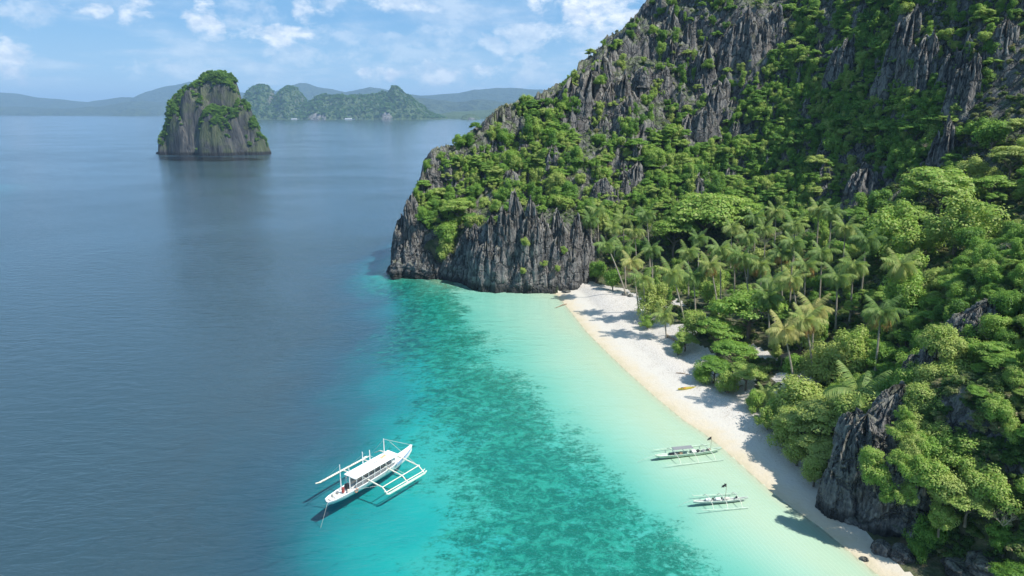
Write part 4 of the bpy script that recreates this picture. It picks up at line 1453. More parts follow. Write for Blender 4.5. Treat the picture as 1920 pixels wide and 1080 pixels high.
for i in single:
    x, y, z, r_, k, tone, off, hand = cand[i]
    near = y < 135 or hand
    o = empty('shrub' if r_ < 2.0 else 'broadleaf_tree', (x, y, z))
    grp = 'trees and shrubs on the near hill' if y < 112 else ('trees on the mountain face' if z + off > 30 and y > 205 or y > 236 else 'jungle trees behind the beach')
    tag(o, final[i], 'shrub' if r_ < 2.0 else 'tree', grp)
    src = random.choice((NEAR if near else KINDS)[k])
    c = link('crown', src, None, o, loc=(0, 0, off), rot=(random.uniform(-.1, .1), random.uniform(-.1, .1), random.uniform(0, 6.28)),
             scale=(r_, r_ * random.uniform(.85, 1.15), r_ * (random.uniform(.7, .85) if k == 'layered' else random.uniform(.85, 1.15))))
    c.color = (tone * .85 + .19, .08, 0, 1)
    t = link('trunk', random.choice(TRUNKS), None, o, rot=(0, 0, random.uniform(0, 6.28)), scale=(r_ * 1.3, r_ * 1.3, (off + r_ * .2)))


def scatter(name, srcs, pos, scl, rotz, pick, label, color=(0.05, 0.75, 0, 1), mat=None):
    """copies of a few plants on a cloud of points"""
    me = bpy.data.meshes.new(name)
    me.vertices.add(len(pos))
    me.vertices.foreach_set('co', np.asarray(pos, dtype=np.float32).ravel())
    for nm, dt, val in (('size', 'FLOAT_VECTOR', scl), ('turn', 'FLOAT_VECTOR', rotz)):
        a = me.attributes.new(nm, dt, 'POINT')
        a.data.foreach_set('vector', np.asarray(val, dtype=np.float32).ravel())
    a = me.attributes.new('pick', 'INT', 'POINT')
    a.data.foreach_set('value', np.asarray(pick, dtype=np.int32))
    o = link(name, me)
    o.color = color
    g = bpy.data.node_groups.new(name, 'GeometryNodeTree')
    g.interface.new_socket('Geometry', in_out='INPUT', socket_type='NodeSocketGeometry')
    g.interface.new_socket('Geometry', in_out='OUTPUT', socket_type='NodeSocketGeometry')
    gi = g.nodes.new('NodeGroupInput')
    go = g.nodes.new('NodeGroupOutput')
    iop = g.nodes.new('GeometryNodeInstanceOnPoints')
    join = g.nodes.new('GeometryNodeJoinGeometry')
    for s_ in srcs:
        oi = g.nodes.new('GeometryNodeObjectInfo')
        oi.inputs['Object'].default_value = s_
        oi.inputs['As Instance'].default_value = True
        g.links.new(oi.outputs['Geometry'], join.inputs[0])

    def attr(nm, dt):
        n = g.nodes.new('GeometryNodeInputNamedAttribute')
        n.data_type = dt
        n.inputs[0].default_value = nm
        return n.outputs[0]
    g.links.new(gi.outputs[0], iop.inputs['Points'])
    g.links.new(join.outputs[0], iop.inputs['Instance'])
    iop.inputs['Pick Instance'].default_value = True
    g.links.new(attr('pick', 'INT'), iop.inputs['Instance Index'])
    g.links.new(attr('size', 'FLOAT_VECTOR'), iop.inputs['Scale'])
    e = g.nodes.new('FunctionNodeEulerToRotation')
    g.links.new(attr('turn', 'FLOAT_VECTOR'), e.inputs[0])
    g.links.new(e.outputs[0], iop.inputs['Rotation'])
    g.links.new(iop.outputs[0], go.inputs[0])
    md = o.modifiers.new('scatter', 'NODES')
    md.node_group = g
    tag(o, label, kind='stuff')
    return o


# sources for the scatters are crowns of trees that stand in the scene
crowns = {}
for ob in COL.objects:
    if ob.name.startswith('crown') and ob.data.name not in crowns:
        crowns[ob.data.name] = ob
far_src = [crowns[n] for n in crowns if any(crowns[n].data in v for v in KINDS.values())][:10]
if len(far_src) < 3:
    far_src = list(crowns.values())[:8]
P, Sc, Ro, Pi = [], [], [], []
for i in rest:
    x, y, z, r_, k, tone, off, hand = cand[i]
    P.append((x, y, z + off))
    Sc.append((r_, r_, r_ * rt.uniform(.85, 1.2)))
    Ro.append((0, 0, rt.uniform(0, 6.28)))
    Pi.append(rt.integers(0, len(far_src)))
scatter('smaller_trees', far_src, P, Sc, Ro, Pi, 'countless smaller trees clinging to the mountain and filling the jungle', (0.30, 0.66, 0, 1))

# undergrowth: one bush of each shape stands on its own and is the pattern of the rest
bush_src = []
for k, me in enumerate(BUSHES):
    p = raymarch(*((1430, 690), (1575, 560), (1700, 640), (1830, 640))[k], 1.0) or Vector((70, 140, hgt(70, 140)))
    o = link('low_bush', me, None, None, loc=(p.x, p.y, hgt(p.x, p.y) + .4), scale=(1.6, 1.6, 1.2))
    o.color = (.3 + .1 * k, .1, 0, 1)
    tag(o, ('low rounded bush on the sandy jungle edge at mid beach', 'low straggly bush in the jungle below the grove', 'low dense bush left of the hill rock', 'low dense bush below the upper hill rock')[k], 'bush', 'low bushes of the undergrowth')
    bush_src.append(o)
P, Sc, Ro, Pi = [], [], [], []
n_low = 0
for i in range(14000):
    x, y = rt.uniform(18, 160), rt.uniform(60, 250)
    if rt.random() < .35:
        x, y = rt.uniform(46, 125), rt.uniform(62, 125)
    vx = np.interp(y, [60, 72, 90, 97, 106, 119, 132, 145, 160, 178, 205, 213], [50, 50, 48, 49, 49, 50, 51, 47, 43, 41, 38, 30])
    if x < vx + (1.2 if rt.random() < .9 else -1.5):
        continue
    z = hgt(x, y)
    if z < 1.2:
        continue
    if z < 7 and y < 190 and float(fbm(np.array([x / 7]), np.array([y / 7]), octs=2, seed=95)[0]) > 0.08 and rt.random() < .9:
        continue
    s = rt.uniform(.7, 1.7)
    P.append((x, y, z + s * .15))
    Sc.append((s, s, s * rt.uniform(.6, .95)))
    Ro.append((0, 0, rt.uniform(0, 6.28)))
    Pi.append(rt.integers(0, 4))
nb = 0
for i in range(5200):
    px, py = rt.uniform(755, 1960), rt.uniform(-60, 430)
    b = min(((px - a) / c) ** 2 + ((py - bb) / d) ** 2 for a, bb, c, d in BARE)
    if b < 1.0 and rt.random() > 0.25:
        continue
    p = raymarch(px, py, 0.0)
    if p is None or p.y < 205 or p.z < 5:
        continue
    s = rt.uniform(.5, 1.35)
    P.append((p.x, p.y, p.z + .1))
    Sc.append((s, s, s * rt.uniform(.7, 1.2)))
    Ro.append((rt.uniform(0, .5), rt.uniform(-.3, .3), rt.uniform(0, 6.28)))
    Pi.append(rt.integers(0, 4))
scatter('undergrowth', bush_src, P, Sc, Ro, Pi, 'tangled bushes and creepers covering the ground and the rock ledges', (0.08, 0.86, 0, 1))
print('cand', len(cand), 'single', len(single), 'rest', len(rest), 'under', len(P), 'dup', sum(1 for v in labs.values() if len(v) > 6))

# ------------------------------------------------------------------ islands and far shores


def island_trees(name, pts, sizes, label, color=(0.0, 0.5, 0, 1)):
    n = len(pts)
    rot = np.zeros((n, 3))
    rot[:, 2] = rt.uniform(0, 6.28, n)
    sc = np.stack([sizes, sizes, np.asarray(sizes) * .8], 1)
    return scatter(name, far_src, pts, sc, rot, rt.integers(0, len(far_src), n), label, color)


def karst_island():
    """the tall rock stack in the bay: a height sheet with sheer fluted sides"""
    Y0 = 935.0
    k = Y0 / FPX / (math.cos(PITCH) + .19 * math.sin(PITCH))
    n = 300
    gx = np.linspace(-95, 95, n)
    gy = np.linspace(-70, 80, int(n * .8))
    X, Y = np.meshgrid(gx, gy)
    wx_ = X + 5 * fbm(X / 24, Y / 24, octs=3, seed=201)
    wy2 = Y + 5 * fbm(X / 24, Y / 24, octs=3, seed=202)
    H = np.full(X.shape, -0.8)
    px0 = 405
    # px, radius x (m), radius y, top height m, dy, steepness
    T = [(424, 31, 30, 113, 6, 5), (405, 30, 30, 109, 8, 5), (440, 24, 26, 104, -2, 4), (387, 24, 26, 98, 4, 5), (352, 22, 26, 86, 8, 5), (342, 17, 24, 76, 0, 5), (348, 21, 24, 58, -8, 5),
         (368, 26, 24, 50, -14, 5), (430, 34, 30, 62, -16, 5), (456, 26, 28, 72, -4, 4), (472, 24, 24, 46, -6, 3.5), (486, 18, 18, 31, -8, 3), (498, 9, 12, 13, -8, 3), (392, 28, 26, 86, -10, 5), (330, 12, 18, 38, -10, 4),
         (503, 6, 8, 5, -10, 2), (303, 5, 8, 3, -6, 2)]
    for px, rx, ry, h, dy, st in T:
        cx_ = (px - px0) * k
        r2_ = np.sqrt(((wx_ - cx_) / rx) ** 2 + ((wy2 - dy) / ry) ** 2)
        H = np.maximum(H, h * (1 - np.clip(r2_, 0, 1.4) ** st))
    edge = sstep(H, 2, 25)
    H = H + edge * (8.0 * (ridged(wx_ / 11, wy2 / 11, octs=4, seed=203, gain=.6) - .5) + 7 * fbm(X / 20, Y / 20, octs=3, seed=204))
    H = H - edge * 7 * sstep(ridged(wx_ / 30, wy2 / 30, octs=2, seed=209), .55, .85)
    H = np.where(H < 1.2, -0.8, H * np.interp(H, [0, 60, 125], [1, .97, .90]))
    cX = (px0 - 960) * k
    P = np.stack([X.ravel(), Y.ravel(), H.ravel()], 1)
    idg = np.arange(P.shape[0]).reshape(X.shape)
    q = np.stack([idg[:-1, :-1], idg[:-1, 1:], idg[1:, 1:], idg[1:, :-1]], -1).reshape(-1, 4)
    keep = H.ravel()[q].max(1) > -0.5
    q = q[keep]
    u, inv = np.unique(q, return_inverse=True)
    o = link('rock_island', mesh_from('rock_island', P[u], quads=inv.reshape(-1, 4)), M_ISLE, loc=(cX, Y0, 0))
    tag(o, 'tall sheer rock island capped with green jungle standing alone in the bay', kind='structure')
    gy_, gx_ = np.gradient(H, gy[1] - gy[0], gx[1] - gx[0])
    sl = np.hypot(gx_, gy_)
    nz = fbm(X / 18, Y / 18, octs=2, seed=207)
    ok = (H > 4) & (sl < 1.9 + nz * 2.5) & ((H > 66) | (nz > .0) | (X < -40) | (X > 50))
    ok |= (H > 92) & (X > -20)
    # the slanting green ledge on the left and the low right shoulder
    ledge = (np.abs((X - (-62 + (H - 20) * .45))) < 9) & (H > 12) & (H < 90) & (X < 0)
    ok |= ledge & (rt.random(X.shape) < .5)
    idx = np.argwhere(ok)
    idx = idx[rt.permutation(len(idx))[:4200]]
    pts = [(cX + X[a, b] + rt.uniform(-.5, .5), Y0 + Y[a, b], H[a, b] + .6) for a, b in idx]
    island_trees('island_jungle', pts, rt.uniform(1.3, 3.4, len(pts)), 'green jungle covering the top and ledges of the tall rock island', (0.05, 0.6, 0, 1))


def hill_mat(name, rock=0.4, scale=0.02, green=((0.030, 0.055, 0.022), (0.065, 0.10, 0.035)), bump=14.0, steep=(0.62, 0.38)):
    m, t = new_mat(name)
    geo = t.add('ShaderNodeNewGeometry')
    pos = geo.outputs['Position']
    n = t.noise(pos, scale, 6, 0.65)
    f = t.noise(pos, scale * 6, 4, 0.65)
    c = t.mix(t.smooth(f, 0.35, 0.65), green[0], green[1])
    nz = t.add('ShaderNodeSeparateXYZ', ins={0: geo.outputs['True Normal']}).outputs[2]
    k = t.math('ADD', nz, t.math('MULTIPLY', t.math('SUBTRACT', n, 0.5), 0.9))
    c = t.mix(t.smooth(k, *steep), c, t.mix(t.smooth(f, 0.4, 0.6), (0.10, 0.10, 0.10), (0.27, 0.26, 0.24)))
    b = t.add('ShaderNodeBump', ins={'Height': f, 'Strength': 1.0, 'Distance': bump})
    p = t.add('ShaderNodeBsdfPrincipled', ins={'Base Color': c, 'Roughness': 0.9, 'Normal': b.outputs[0]})
    t.add('ShaderNodeOutputMaterial', ins={0: p.outputs[0]})
    return m


M_ISLE, _t = new_mat('island_rock')
_g = _t.add('ShaderNodeNewGeometry').outputs['Position']
_n = _t.noise(_t.vmath('MULTIPLY', _g, (1, 1, .12)), 0.16, 7, .65, .4)
_b = _t.noise(_g, 0.035, 4, .6)
_c = _t.ramp(_n, [(.36, (.018, .021, .026)), (.5, (.055, .06, .065)), (.66, (.16, .15, .135))])
_c = _t.mix(_t.math('MULTIPLY', _t.smooth(_b, .46, .62), .6), _c, (.09, .12, .04))
_z = _t.add('ShaderNodeSeparateXYZ', ins={0: _g}).outputs[2]
_c = _t.mix(_t.smooth(_z, 5.0, 1.5), _c, (0.015, 0.016, 0.018))  # shade of the undercut painted as a dark band above the waterline
_p = _t.add('ShaderNodeBsdfPrincipled', ins={'Base Color': _c, 'Roughness': .9, 'Normal': _t.add('ShaderNodeBump', ins={'Height': _n, 'Strength': 1.0, 'Distance': 7.0}).outputs[0]})
_t.add('ShaderNodeOutputMaterial', ins={0: _p.outputs[0]})
M_NEARHILL = hill_mat('far_island_jungle', scale=0.012, green=((0.035, 0.07, 0.022), (0.08, 0.12, 0.035)), steep=(0.42, 0.22))
M_FARHILL = hill_mat('far_hill_jungle', scale=0.003, bump=30.0, green=((0.02, 0.04, 0.025), (0.05, 0.075, 0.035)), steep=(0.2, 0.0))
karst_island()


def ridge(name, prof, Y, depth, label, mat, rough=18.0, wav=90.0, nx=220, ny=60, seed=300, kind='structure', base_py=None, sharp=1.0):
    """a body of land whose skyline passes through the (px, py) points at distance Y"""
    pxs = np.array([p[0] for p in prof], float)
    pys = np.array([p[1] for p in prof], float)
    zs = np.array([atY(a, b, Y).z for a, b in zip(pxs, pys)])
    xs = np.array([atY(a, b, Y).x for a, b in zip(pxs, pys)])
    X = np.linspace(xs[0], xs[-1], nx)
    V_ = np.linspace(-1, 1, ny)
    XX_, VV_ = np.meshgrid(X, V_)
    top = np.interp(XX_, xs, zs)
    yy = VV_ * depth
    prof_ = (1 - np.abs(VV_ + 0.25 * fbm(XX_ / wav / 2, VV_ * 2, octs=2, seed=seed)) ** (1.6 * sharp))
    prof_ = np.clip(prof_, -0.2, 1)
    H = top * prof_ + rough * fbm(XX_ / wav, yy / wav, octs=4, seed=seed + 1, gain=.6) * np.clip(top / 60, 0, 1) * (1 - .55 * sstep(prof_, .8, 1))
    H = np.maximum(H - 3, -1.5)
    H[0, :] = -1.5
    H[-1, :] = -1.5
    H[:, 0] = -1.5
    H[:, -1] = -1.5
    P = np.stack([XX_.ravel(), (Y + yy).ravel(), H.ravel()], 1)
    idg = np.arange(P.shape[0]).reshape(XX_.shape)
    q = np.stack([idg[:-1, :-1], idg[:-1, 1:], idg[1:, 1:], idg[1:, :-1]], -1).reshape(-1, 4)
    o = link(name, mesh_from(name, P, quads=q, smooth=False), mat)
    tag(o, label, kind=kind)
    return X, P, XX_, H, Y + yy


def forest_on(name, data, n, size, label):
    X, P, XX_, H, YY_ = data
    gy_, gx_ = np.gradient(H)
    ok = np.argwhere((H > 6))
    a = ok[rt.integers(0, len(ok), n)]
    dx = (XX_[0, 1] - XX_[0, 0])
    dy = (YY_[1, 0] - YY_[0, 0])
    pts = [(XX_[i, j] + rt.uniform(-.5, .5) * dx, YY_[i, j], H[i, j] + 1) for i, j in a]
    island_trees(name, pts, rt.uniform(size * .6, size * 1.4, n), label, (0.0, 0.45, 0, 1))


d1 = ridge('far_island', [(462, 200), (466, 172), (474, 163), (486, 158), (500, 160), (508, 170), (514, 186), (520, 180), (527, 167), (538, 160), (552, 162), (561, 176), (570, 196), (582, 190), (592, 180), (606, 177), (622, 178), (638, 177),
                         (650, 180), (665, 176), (690, 178), (714, 172), (728, 174), (738, 160), (746, 163), (756, 172), (772, 180), (788, 196), (800, 208), (812, 214), (828, 218), (842, 222)], 5000, 330,
           'long jungle covered island with rounded limestone knolls across the bay', M_NEARHILL, rough=26, wav=70, nx=420, ny=70, seed=310)
forest_on('far_island_jungle', d1, 5200, 9.0, 'jungle covering the long island across the bay')
d2 = ridge('low_coast', [(780, 222), (810, 215), (850, 208), (900, 206), (960, 203), (1040, 200), (1200, 198)], 5600, 420, 'low green coast stretching behind the long island', M_NEARHILL, rough=16, wav=120, nx=260, ny=40, seed=330)
d3 = ridge('small_island', [(864, 222), (868, 216), (878, 212), (890, 213), (898, 219), (902, 223)], 4700, 60, 'tiny wooded islet beside the skyline of the mountain', M_NEARHILL, rough=6, wav=25, nx=50, ny=24, seed=335)
d4 = ridge('dark_island', [(228, 214), (236, 205), (248, 203), (262, 203), (272, 206), (279, 214)], 8200, 250, 'low dark island on the horizon at the left', M_FARHILL, rough=10, wav=60, nx=60, ny=30, seed=340)
ridge('far_ridge', [(460, 190), (500, 176), (535, 166), (560, 155), (575, 157), (592, 164), (620, 167), (650, 171), (675, 168), (700, 164), (716, 166), (740, 172), (762, 175), (790, 178), (830, 176), (860, 174), (890, 168), (930, 164),
                    (960, 163), (990, 167), (1060, 170), (1160, 160), (1260, 168), (1400, 175)], 10800, 1200, 'blue hazy ridge of hills behind the long island', M_FARHILL, rough=50, wav=500, nx=380, ny=50, seed=350)
ridge('middle_hills', [(640, 205), (680, 190), (720, 180), (760, 178), (800, 184), (850, 190), (900, 186), (950, 192), (1000, 186), (1080, 190), (1200, 190)], 7600, 700, 'green blue hills in front of the farthest ridge', M_FARHILL, rough=40, wav=260, nx=300, ny=50, seed=360)
ridge('left_hills', [(-260, 196), (-160, 182), (-80, 176), (-20, 172), (20, 176), (60, 184), (110, 186), (160, 190), (200, 186), (235, 181), (262, 183), (285, 170), (310, 161), (335, 156), (352, 152), (375, 158), (420, 168), (470, 176), (520, 190)], 11500, 1000,
      'pale blue hills on the horizon behind the tall rock island', M_FARHILL, rough=50, wav=500, nx=340, ny=50, seed=370)
ridge('low_left_hills', [(-200, 205), (-60, 198), (40, 200), (120, 204), (200, 198), (235, 190), (262, 188), (290, 191), (330, 190), (380, 196), (450, 200), (520, 206)], 9400, 500, 'lower blue shore in front of the pale hills at the left', M_FARHILL, rough=24, wav=240, nx=260, ny=40, seed=380)

# ------------------------------------------------------------------ boats
M_WHITE = plain('white_boat_paint', (0.80, 0.80, 0.78), 0.45, 0.05, 3)
M_CREAM = plain('cream_deck_paint', (0.62, 0.58, 0.50), 0.6, 0.12, 3)
M_BLUEBOW = plain('pale_blue_paint', (0.42, 0.52, 0.80), 0.5, 0.10, 2)
M_BAMBOO = plain('pale_bamboo', (0.72, 0.70, 0.58), 0.6, 0.12, 2)
M_GREENISH = plain('weathered_pale_green_paint', (0.50, 0.62, 0.50), 0.6, 0.15, 2)
M_DARK = plain('dark_rubber', (0.03, 0.03, 0.035), 0.7)
M_GREY = plain('grey_tarpaulin', (0.22, 0.23, 0.24), 0.7)
M_RED = plain('dark_red_cloth', (0.30, 0.06, 0.05), 0.8)
M_WOOD = plain('weathered_wood', (0.27, 0.20, 0.14), 0.85, 0.3, 3)
M_ROPE = plain('rope', (0.55, 0.55, 0.50), 0.9)
M_YELLOW = plain('yellow_kayak_plastic', (0.50, 0.42, 0.05), 0.4)
M_ORANGE = plain('orange_plastic', (0.75, 0.25, 0.04), 0.5)
M_GLASS = plain('dark_window', (0.04, 0.05, 0.06), 0.15)


def hull_mesh(secs, name='hull', thick=0.08):
    """secs: (x, keel z, chine half beam, chine z, top half beam, deck z); outside skin, top edge and a deck inside"""
    V_, F_ = [], []
    n = len(secs)
    for x, kz, cb, cz, tb, dz in secs:
        V_ += [(x, -tb, dz), (x, -cb, cz), (x, -cb * .35, kz + (cz - kz) * .18), (x, 0, kz), (x, cb * .35, kz + (cz - kz) * .18), (x, cb, cz), (x, tb, dz),
               (x, max(tb - thick, .01), dz), (x, max(tb - thick, .01), dz - .28), (x, -max(tb - thick, .01), dz - .28), (x, -max(tb - thick, .01), dz)]
    k = 11
    for i in range(n - 1):
        for j in range(k):
            j2 = (j + 1) % k
            F_.append([i * k + j, (i + 1) * k + j, (i + 1) * k + j2, i * k + j2])
    F_.append(list(range(k)))
    F_.append([(n - 1) * k + j for j in range(k)][::-1])
    return mesh_from(name, V_, F_)


def pick(o, P):
    return P


# the big double outrigger tour boat
st = ground(618, 942, 0.5)
bw = ground(764, 858, 0.5)
dv = bw - st
HD = math.atan2(dv.y, dv.x)
LN = dv.length
boat = empty('outrigger_boat', ((st.x + bw.x) / 2, (st.y + bw.y) / 2, 0), HD)
tag(boat, 'large white double outrigger tour boat with long white roof over the turquoise shallows', 'boat')
K = LN / 20.0
secs = [(-10.4, .35, .35, .8, .62, 1.25), (-9.5, 0.0, .6, .6, .95, 1.25), (-7, -.35, .85, .4, 1.25, 1.28), (-3, -.5, .95, .35, 1.45, 1.35), (1, -.5, .95, .35, 1.45, 1.45), (4.5, -.45, .8, .4, 1.3, 1.6), (7, -.3, .5, .6, .95, 1.8),
        (9, .15, .25, 1.0, .6, 2.15), (10.4, .8, .12, 1.5, .32, 2.55), (11.3, 1.6, .05, 2.2, .14, 2.95)]
secs = [tuple(v * K for v in s_) for s_ in secs]
hull = link('hull', hull_mesh(secs), M_WHITE, boat)
m = MB()
for sd in (-1, 1):
    b = len(m.V)
    q = [(5.6, .98, .95), (7.2, .66, .9), (9.2, .34, 1.3), (10.6, .14, 1.9), (11.2, .12, 2.75), (10.4, .34, 2.42), (9, .62, 2.02), (7, .97, 1.68), (5.6, 1.20, 1.50)]
    m.V += [(a * K, sd * (y_ + .035) * K, z_ * K) for a, y_, z_ in q]
    m.F.append([b + i for i in range(9)] if sd < 0 else [b + i for i in range(9)][::-1])
m.build('bow_panel', M_BLUEBOW, hull)
m = MB()
m.tube([(s_[0], s_[4] + .02, s_[5]) for s_ in secs], .07, 5)
m.tube([(s_[0], -s_[4] - .02, s_[5]) for s_ in secs], .07, 5)
m.build('gunwale', M_WHITE, hull)
# name board strokes on the pale blue bow, too small to read in the photograph
for (a, sc) in ((-8.2, 1.0), (-9.6, .7)):
    m = MB()
    m.box((a * K, 0, 1.1 * K), (1.1 * K * sc, 1.5 * K * sc, .14))
    m.build('deck_hatch', M_CREAM, boat)
m = MB()
m.box((0.6 * K, 0, 3.45 * K), (11.4 * K, 3.1 * K, .10), top=(.98, .96))
m.box((0.6 * K, 0, 3.53 * K), (10.8 * K, 1.5 * K, .07), top=(.98, .6))
roof = m.build('roof', M_WHITE, boat)
m = MB()
m.box((3.6 * K, .2 * K, 3.62 * K), (1.5 * K, .5 * K, .12), rz=.2)
m.build('folded_mat', plain('straw_mat', (0.55, 0.42, 0.24)), roof)
m = MB()
m.box((1.2 * K, -.1, 3.6 * K), (.9 * K, .10, .08))
m.build('roof_pole', M_GREY, roof)
for i in range(8):
    for sd in (-1, 1):
        m = MB()
        x = (-4.7 + i * 1.5) * K
        m.tube([(x, sd * 1.28 * K, 1.2 * K), (x, sd * 1.42 * K, 3.4 * K)], .045, 6)
        m.build('post', M_WHITE, boat)
for sd in (-1, 1):
    m = MB()
    m.tube([(-5 * K, sd * 1.36 * K, 2.2 * K), (6 * K, sd * 1.30 * K, 2.3 * K)], .035, 5)
    m.build('hand_rail', M_WHITE, boat)
    m = MB()
    m.box((.4 * K, sd * .85 * K, 1.55 * K), (9.6 * K, .5 * K, .5 * K))
    m.box((.4 * K, sd * 1.14 * K, 1.95 * K), (9.6 * K, .08, .5 * K))
    m.build('bench', M_GREY if sd < 0 else M_CREAM, boat)
m = MB()
m.box((5.4 * K, 0, 2.3 * K), (.9 * K, 1.7 * K, 1.6 * K), top=(.8, .9))
cb = m.build('wheelhouse', M_WHITE, boat)
m = MB()
m.box((5.9 * K, 0, 2.6 * K), (.06, 1.3 * K, .5 * K))
m.build('window', M_GLASS, cb)
m = MB()
m.box((-5.6 * K, .1, 1.7 * K), (.9 * K, 1.0 * K, .9 * K), top=(.8, .8))
m.build('engine_box', M_DARK, boat)
m = MB()
m.tube([(-6.9 * K, -.1, 1.2 * K), (-6.9 * K, -.1, 2.1 * K)], [.30 * K, .26 * K], 9)
m.build('red_drum', M_RED, boat)
for k_, (x, y_) in enumerate(((-8.6, .5), (-8.9, -.35), (-7.8, .45), (-6.2, -.8))):
    m = MB()
    m.box((x * K, y_ * K, 1.35 * K), (.7 * K, .45 * K, .4 * K), rz=.3 * k_, top=(.85, .85))
    m.build('crate', (M_CREAM, M_WHITE, M_GREY, M_CREAM)[k_], boat)
# lifebuoy on the side
m = MB()
ring = [(-4.9 * K + math.cos(a) * .36 * K, -1.42 * K, 1.0 * K + math.sin(a) * .36 * K) for a in np.linspace(0, 2 * math.pi, 17)]
m.tube(ring, .085 * K, 6, cap=False)
m.build('lifebuoy', plain('faded_orange', (0.55, 0.25, 0.14)), boat)
for (x, y_, z0, z1) in ((-6.6, .75, 1.2, 6.3), (-5.7, -.65, 1.2, 5.9), (-.6, 1.3, 1.2, 6.1), (1.2, 1.3, 1.2, 5.7), (4.6, .9, 1.2, 6.8)):
    m = MB()
    m.tube([(x * K, y_ * K, z0 * K), (x * K, y_ * K, z1 * K)], [.085, .06], 7)
    m.build('mast', M_WHITE, boat)
inv = boat.matrix_basis.inverted() if False else (Matrix.Translation(boat.location) @ Matrix.Rotation(HD, 4, 'Z')).inverted()
floats = {}
for sd, (a, b) in {-1: (ground(724, 929, .25), ground(800, 885, .25)), 1: (ground(592, 909, .25), None)}.items():
    la = inv @ a
    lb = inv @ b if b else None
    if b is None:
        ra, rb = floats[-1]
        lb = Vector((rb.x - 2.4, la.y, .25))
        la = Vector((la.x, la.y, .25))
    floats[sd] = (la, lb)
    m = MB()
    pts = [la.lerp(lb, t) + Vector((0, 0, .25 if t in (0, 1) else 0)) for t in (0, .06, .5, .94, 1)]
    m.tube(pts, [.10, .17, .19, .17, .10], 8)
    m.build('float', M_GREENISH if sd < 0 else M_BAMBOO, boat)
    m = MB()
    m.tube([p + Vector((0, .35 * -sd, .22)) for p in pts], [.06, .08, .08, .08, .06], 6)
    m.build('float_pole', M_BAMBOO, boat)
fy = floats[-1]
for x in (fy[0].x + .3, (fy[0].x + fy[1].x) / 2 + .2, fy[1].x - .4):
    m = MB()
    yr, yl = fy[0].lerp(fy[1], .5).y, floats[1][0].y
    m.tube([(x, yr, .3), (x, yr * .78, 1.35 * K), (x, 0, 1.75 * K), (x, yl * .78, 1.35 * K), (x, yl, .3)], [.07, .10, .13, .10, .07], 6)
    m.build('outrigger_boom', M_BAMBOO, boat)
for sd in (-1, 1):
    yy_ = floats[sd][0].lerp(floats[sd][1], .5).y * .78
    m = MB()
    m.tube([(floats[sd][0].x + .2, yy_, 1.42 * K), (floats[sd][1].x - .2, yy_, 1.42 * K)], .075, 6)
    m.build('outrigger_rail', M_BAMBOO, boat)
    for (x0, z0, x1, y1) in ((-6.6, 6.2, floats[sd][0].x + .3, yy_), (-.6, 6.0, floats[sd][0].x + 5, yy_), (4.6, 6.7, floats[sd][1].x - .5, yy_), (-6.0, 1.3, -1.5, yy_ * .8)):
        m = MB()
        m.tube([(x0 * K, sd * .6, z0 * K), (x1, y1, 1.4 * K)], .022, 4)
        m.build('stay_rope', M_ROPE, boat)
m = MB()
m.tube([(4.6 * K, .9 * K, 6.7 * K), (11.2 * K, 0, 2.95 * K)], .022, 4)
m.build('bow_rope', M_ROPE, boat)
m = MB()
m.tube([(-10.3 * K, 0, 1.1 * K), (-10.9 * K, .1, -.4), (-12.6 * K, .6, -4.5)], .035, 4)
m.build('anchor_rope', M_ROPE, boat)
# the person on the aft deck


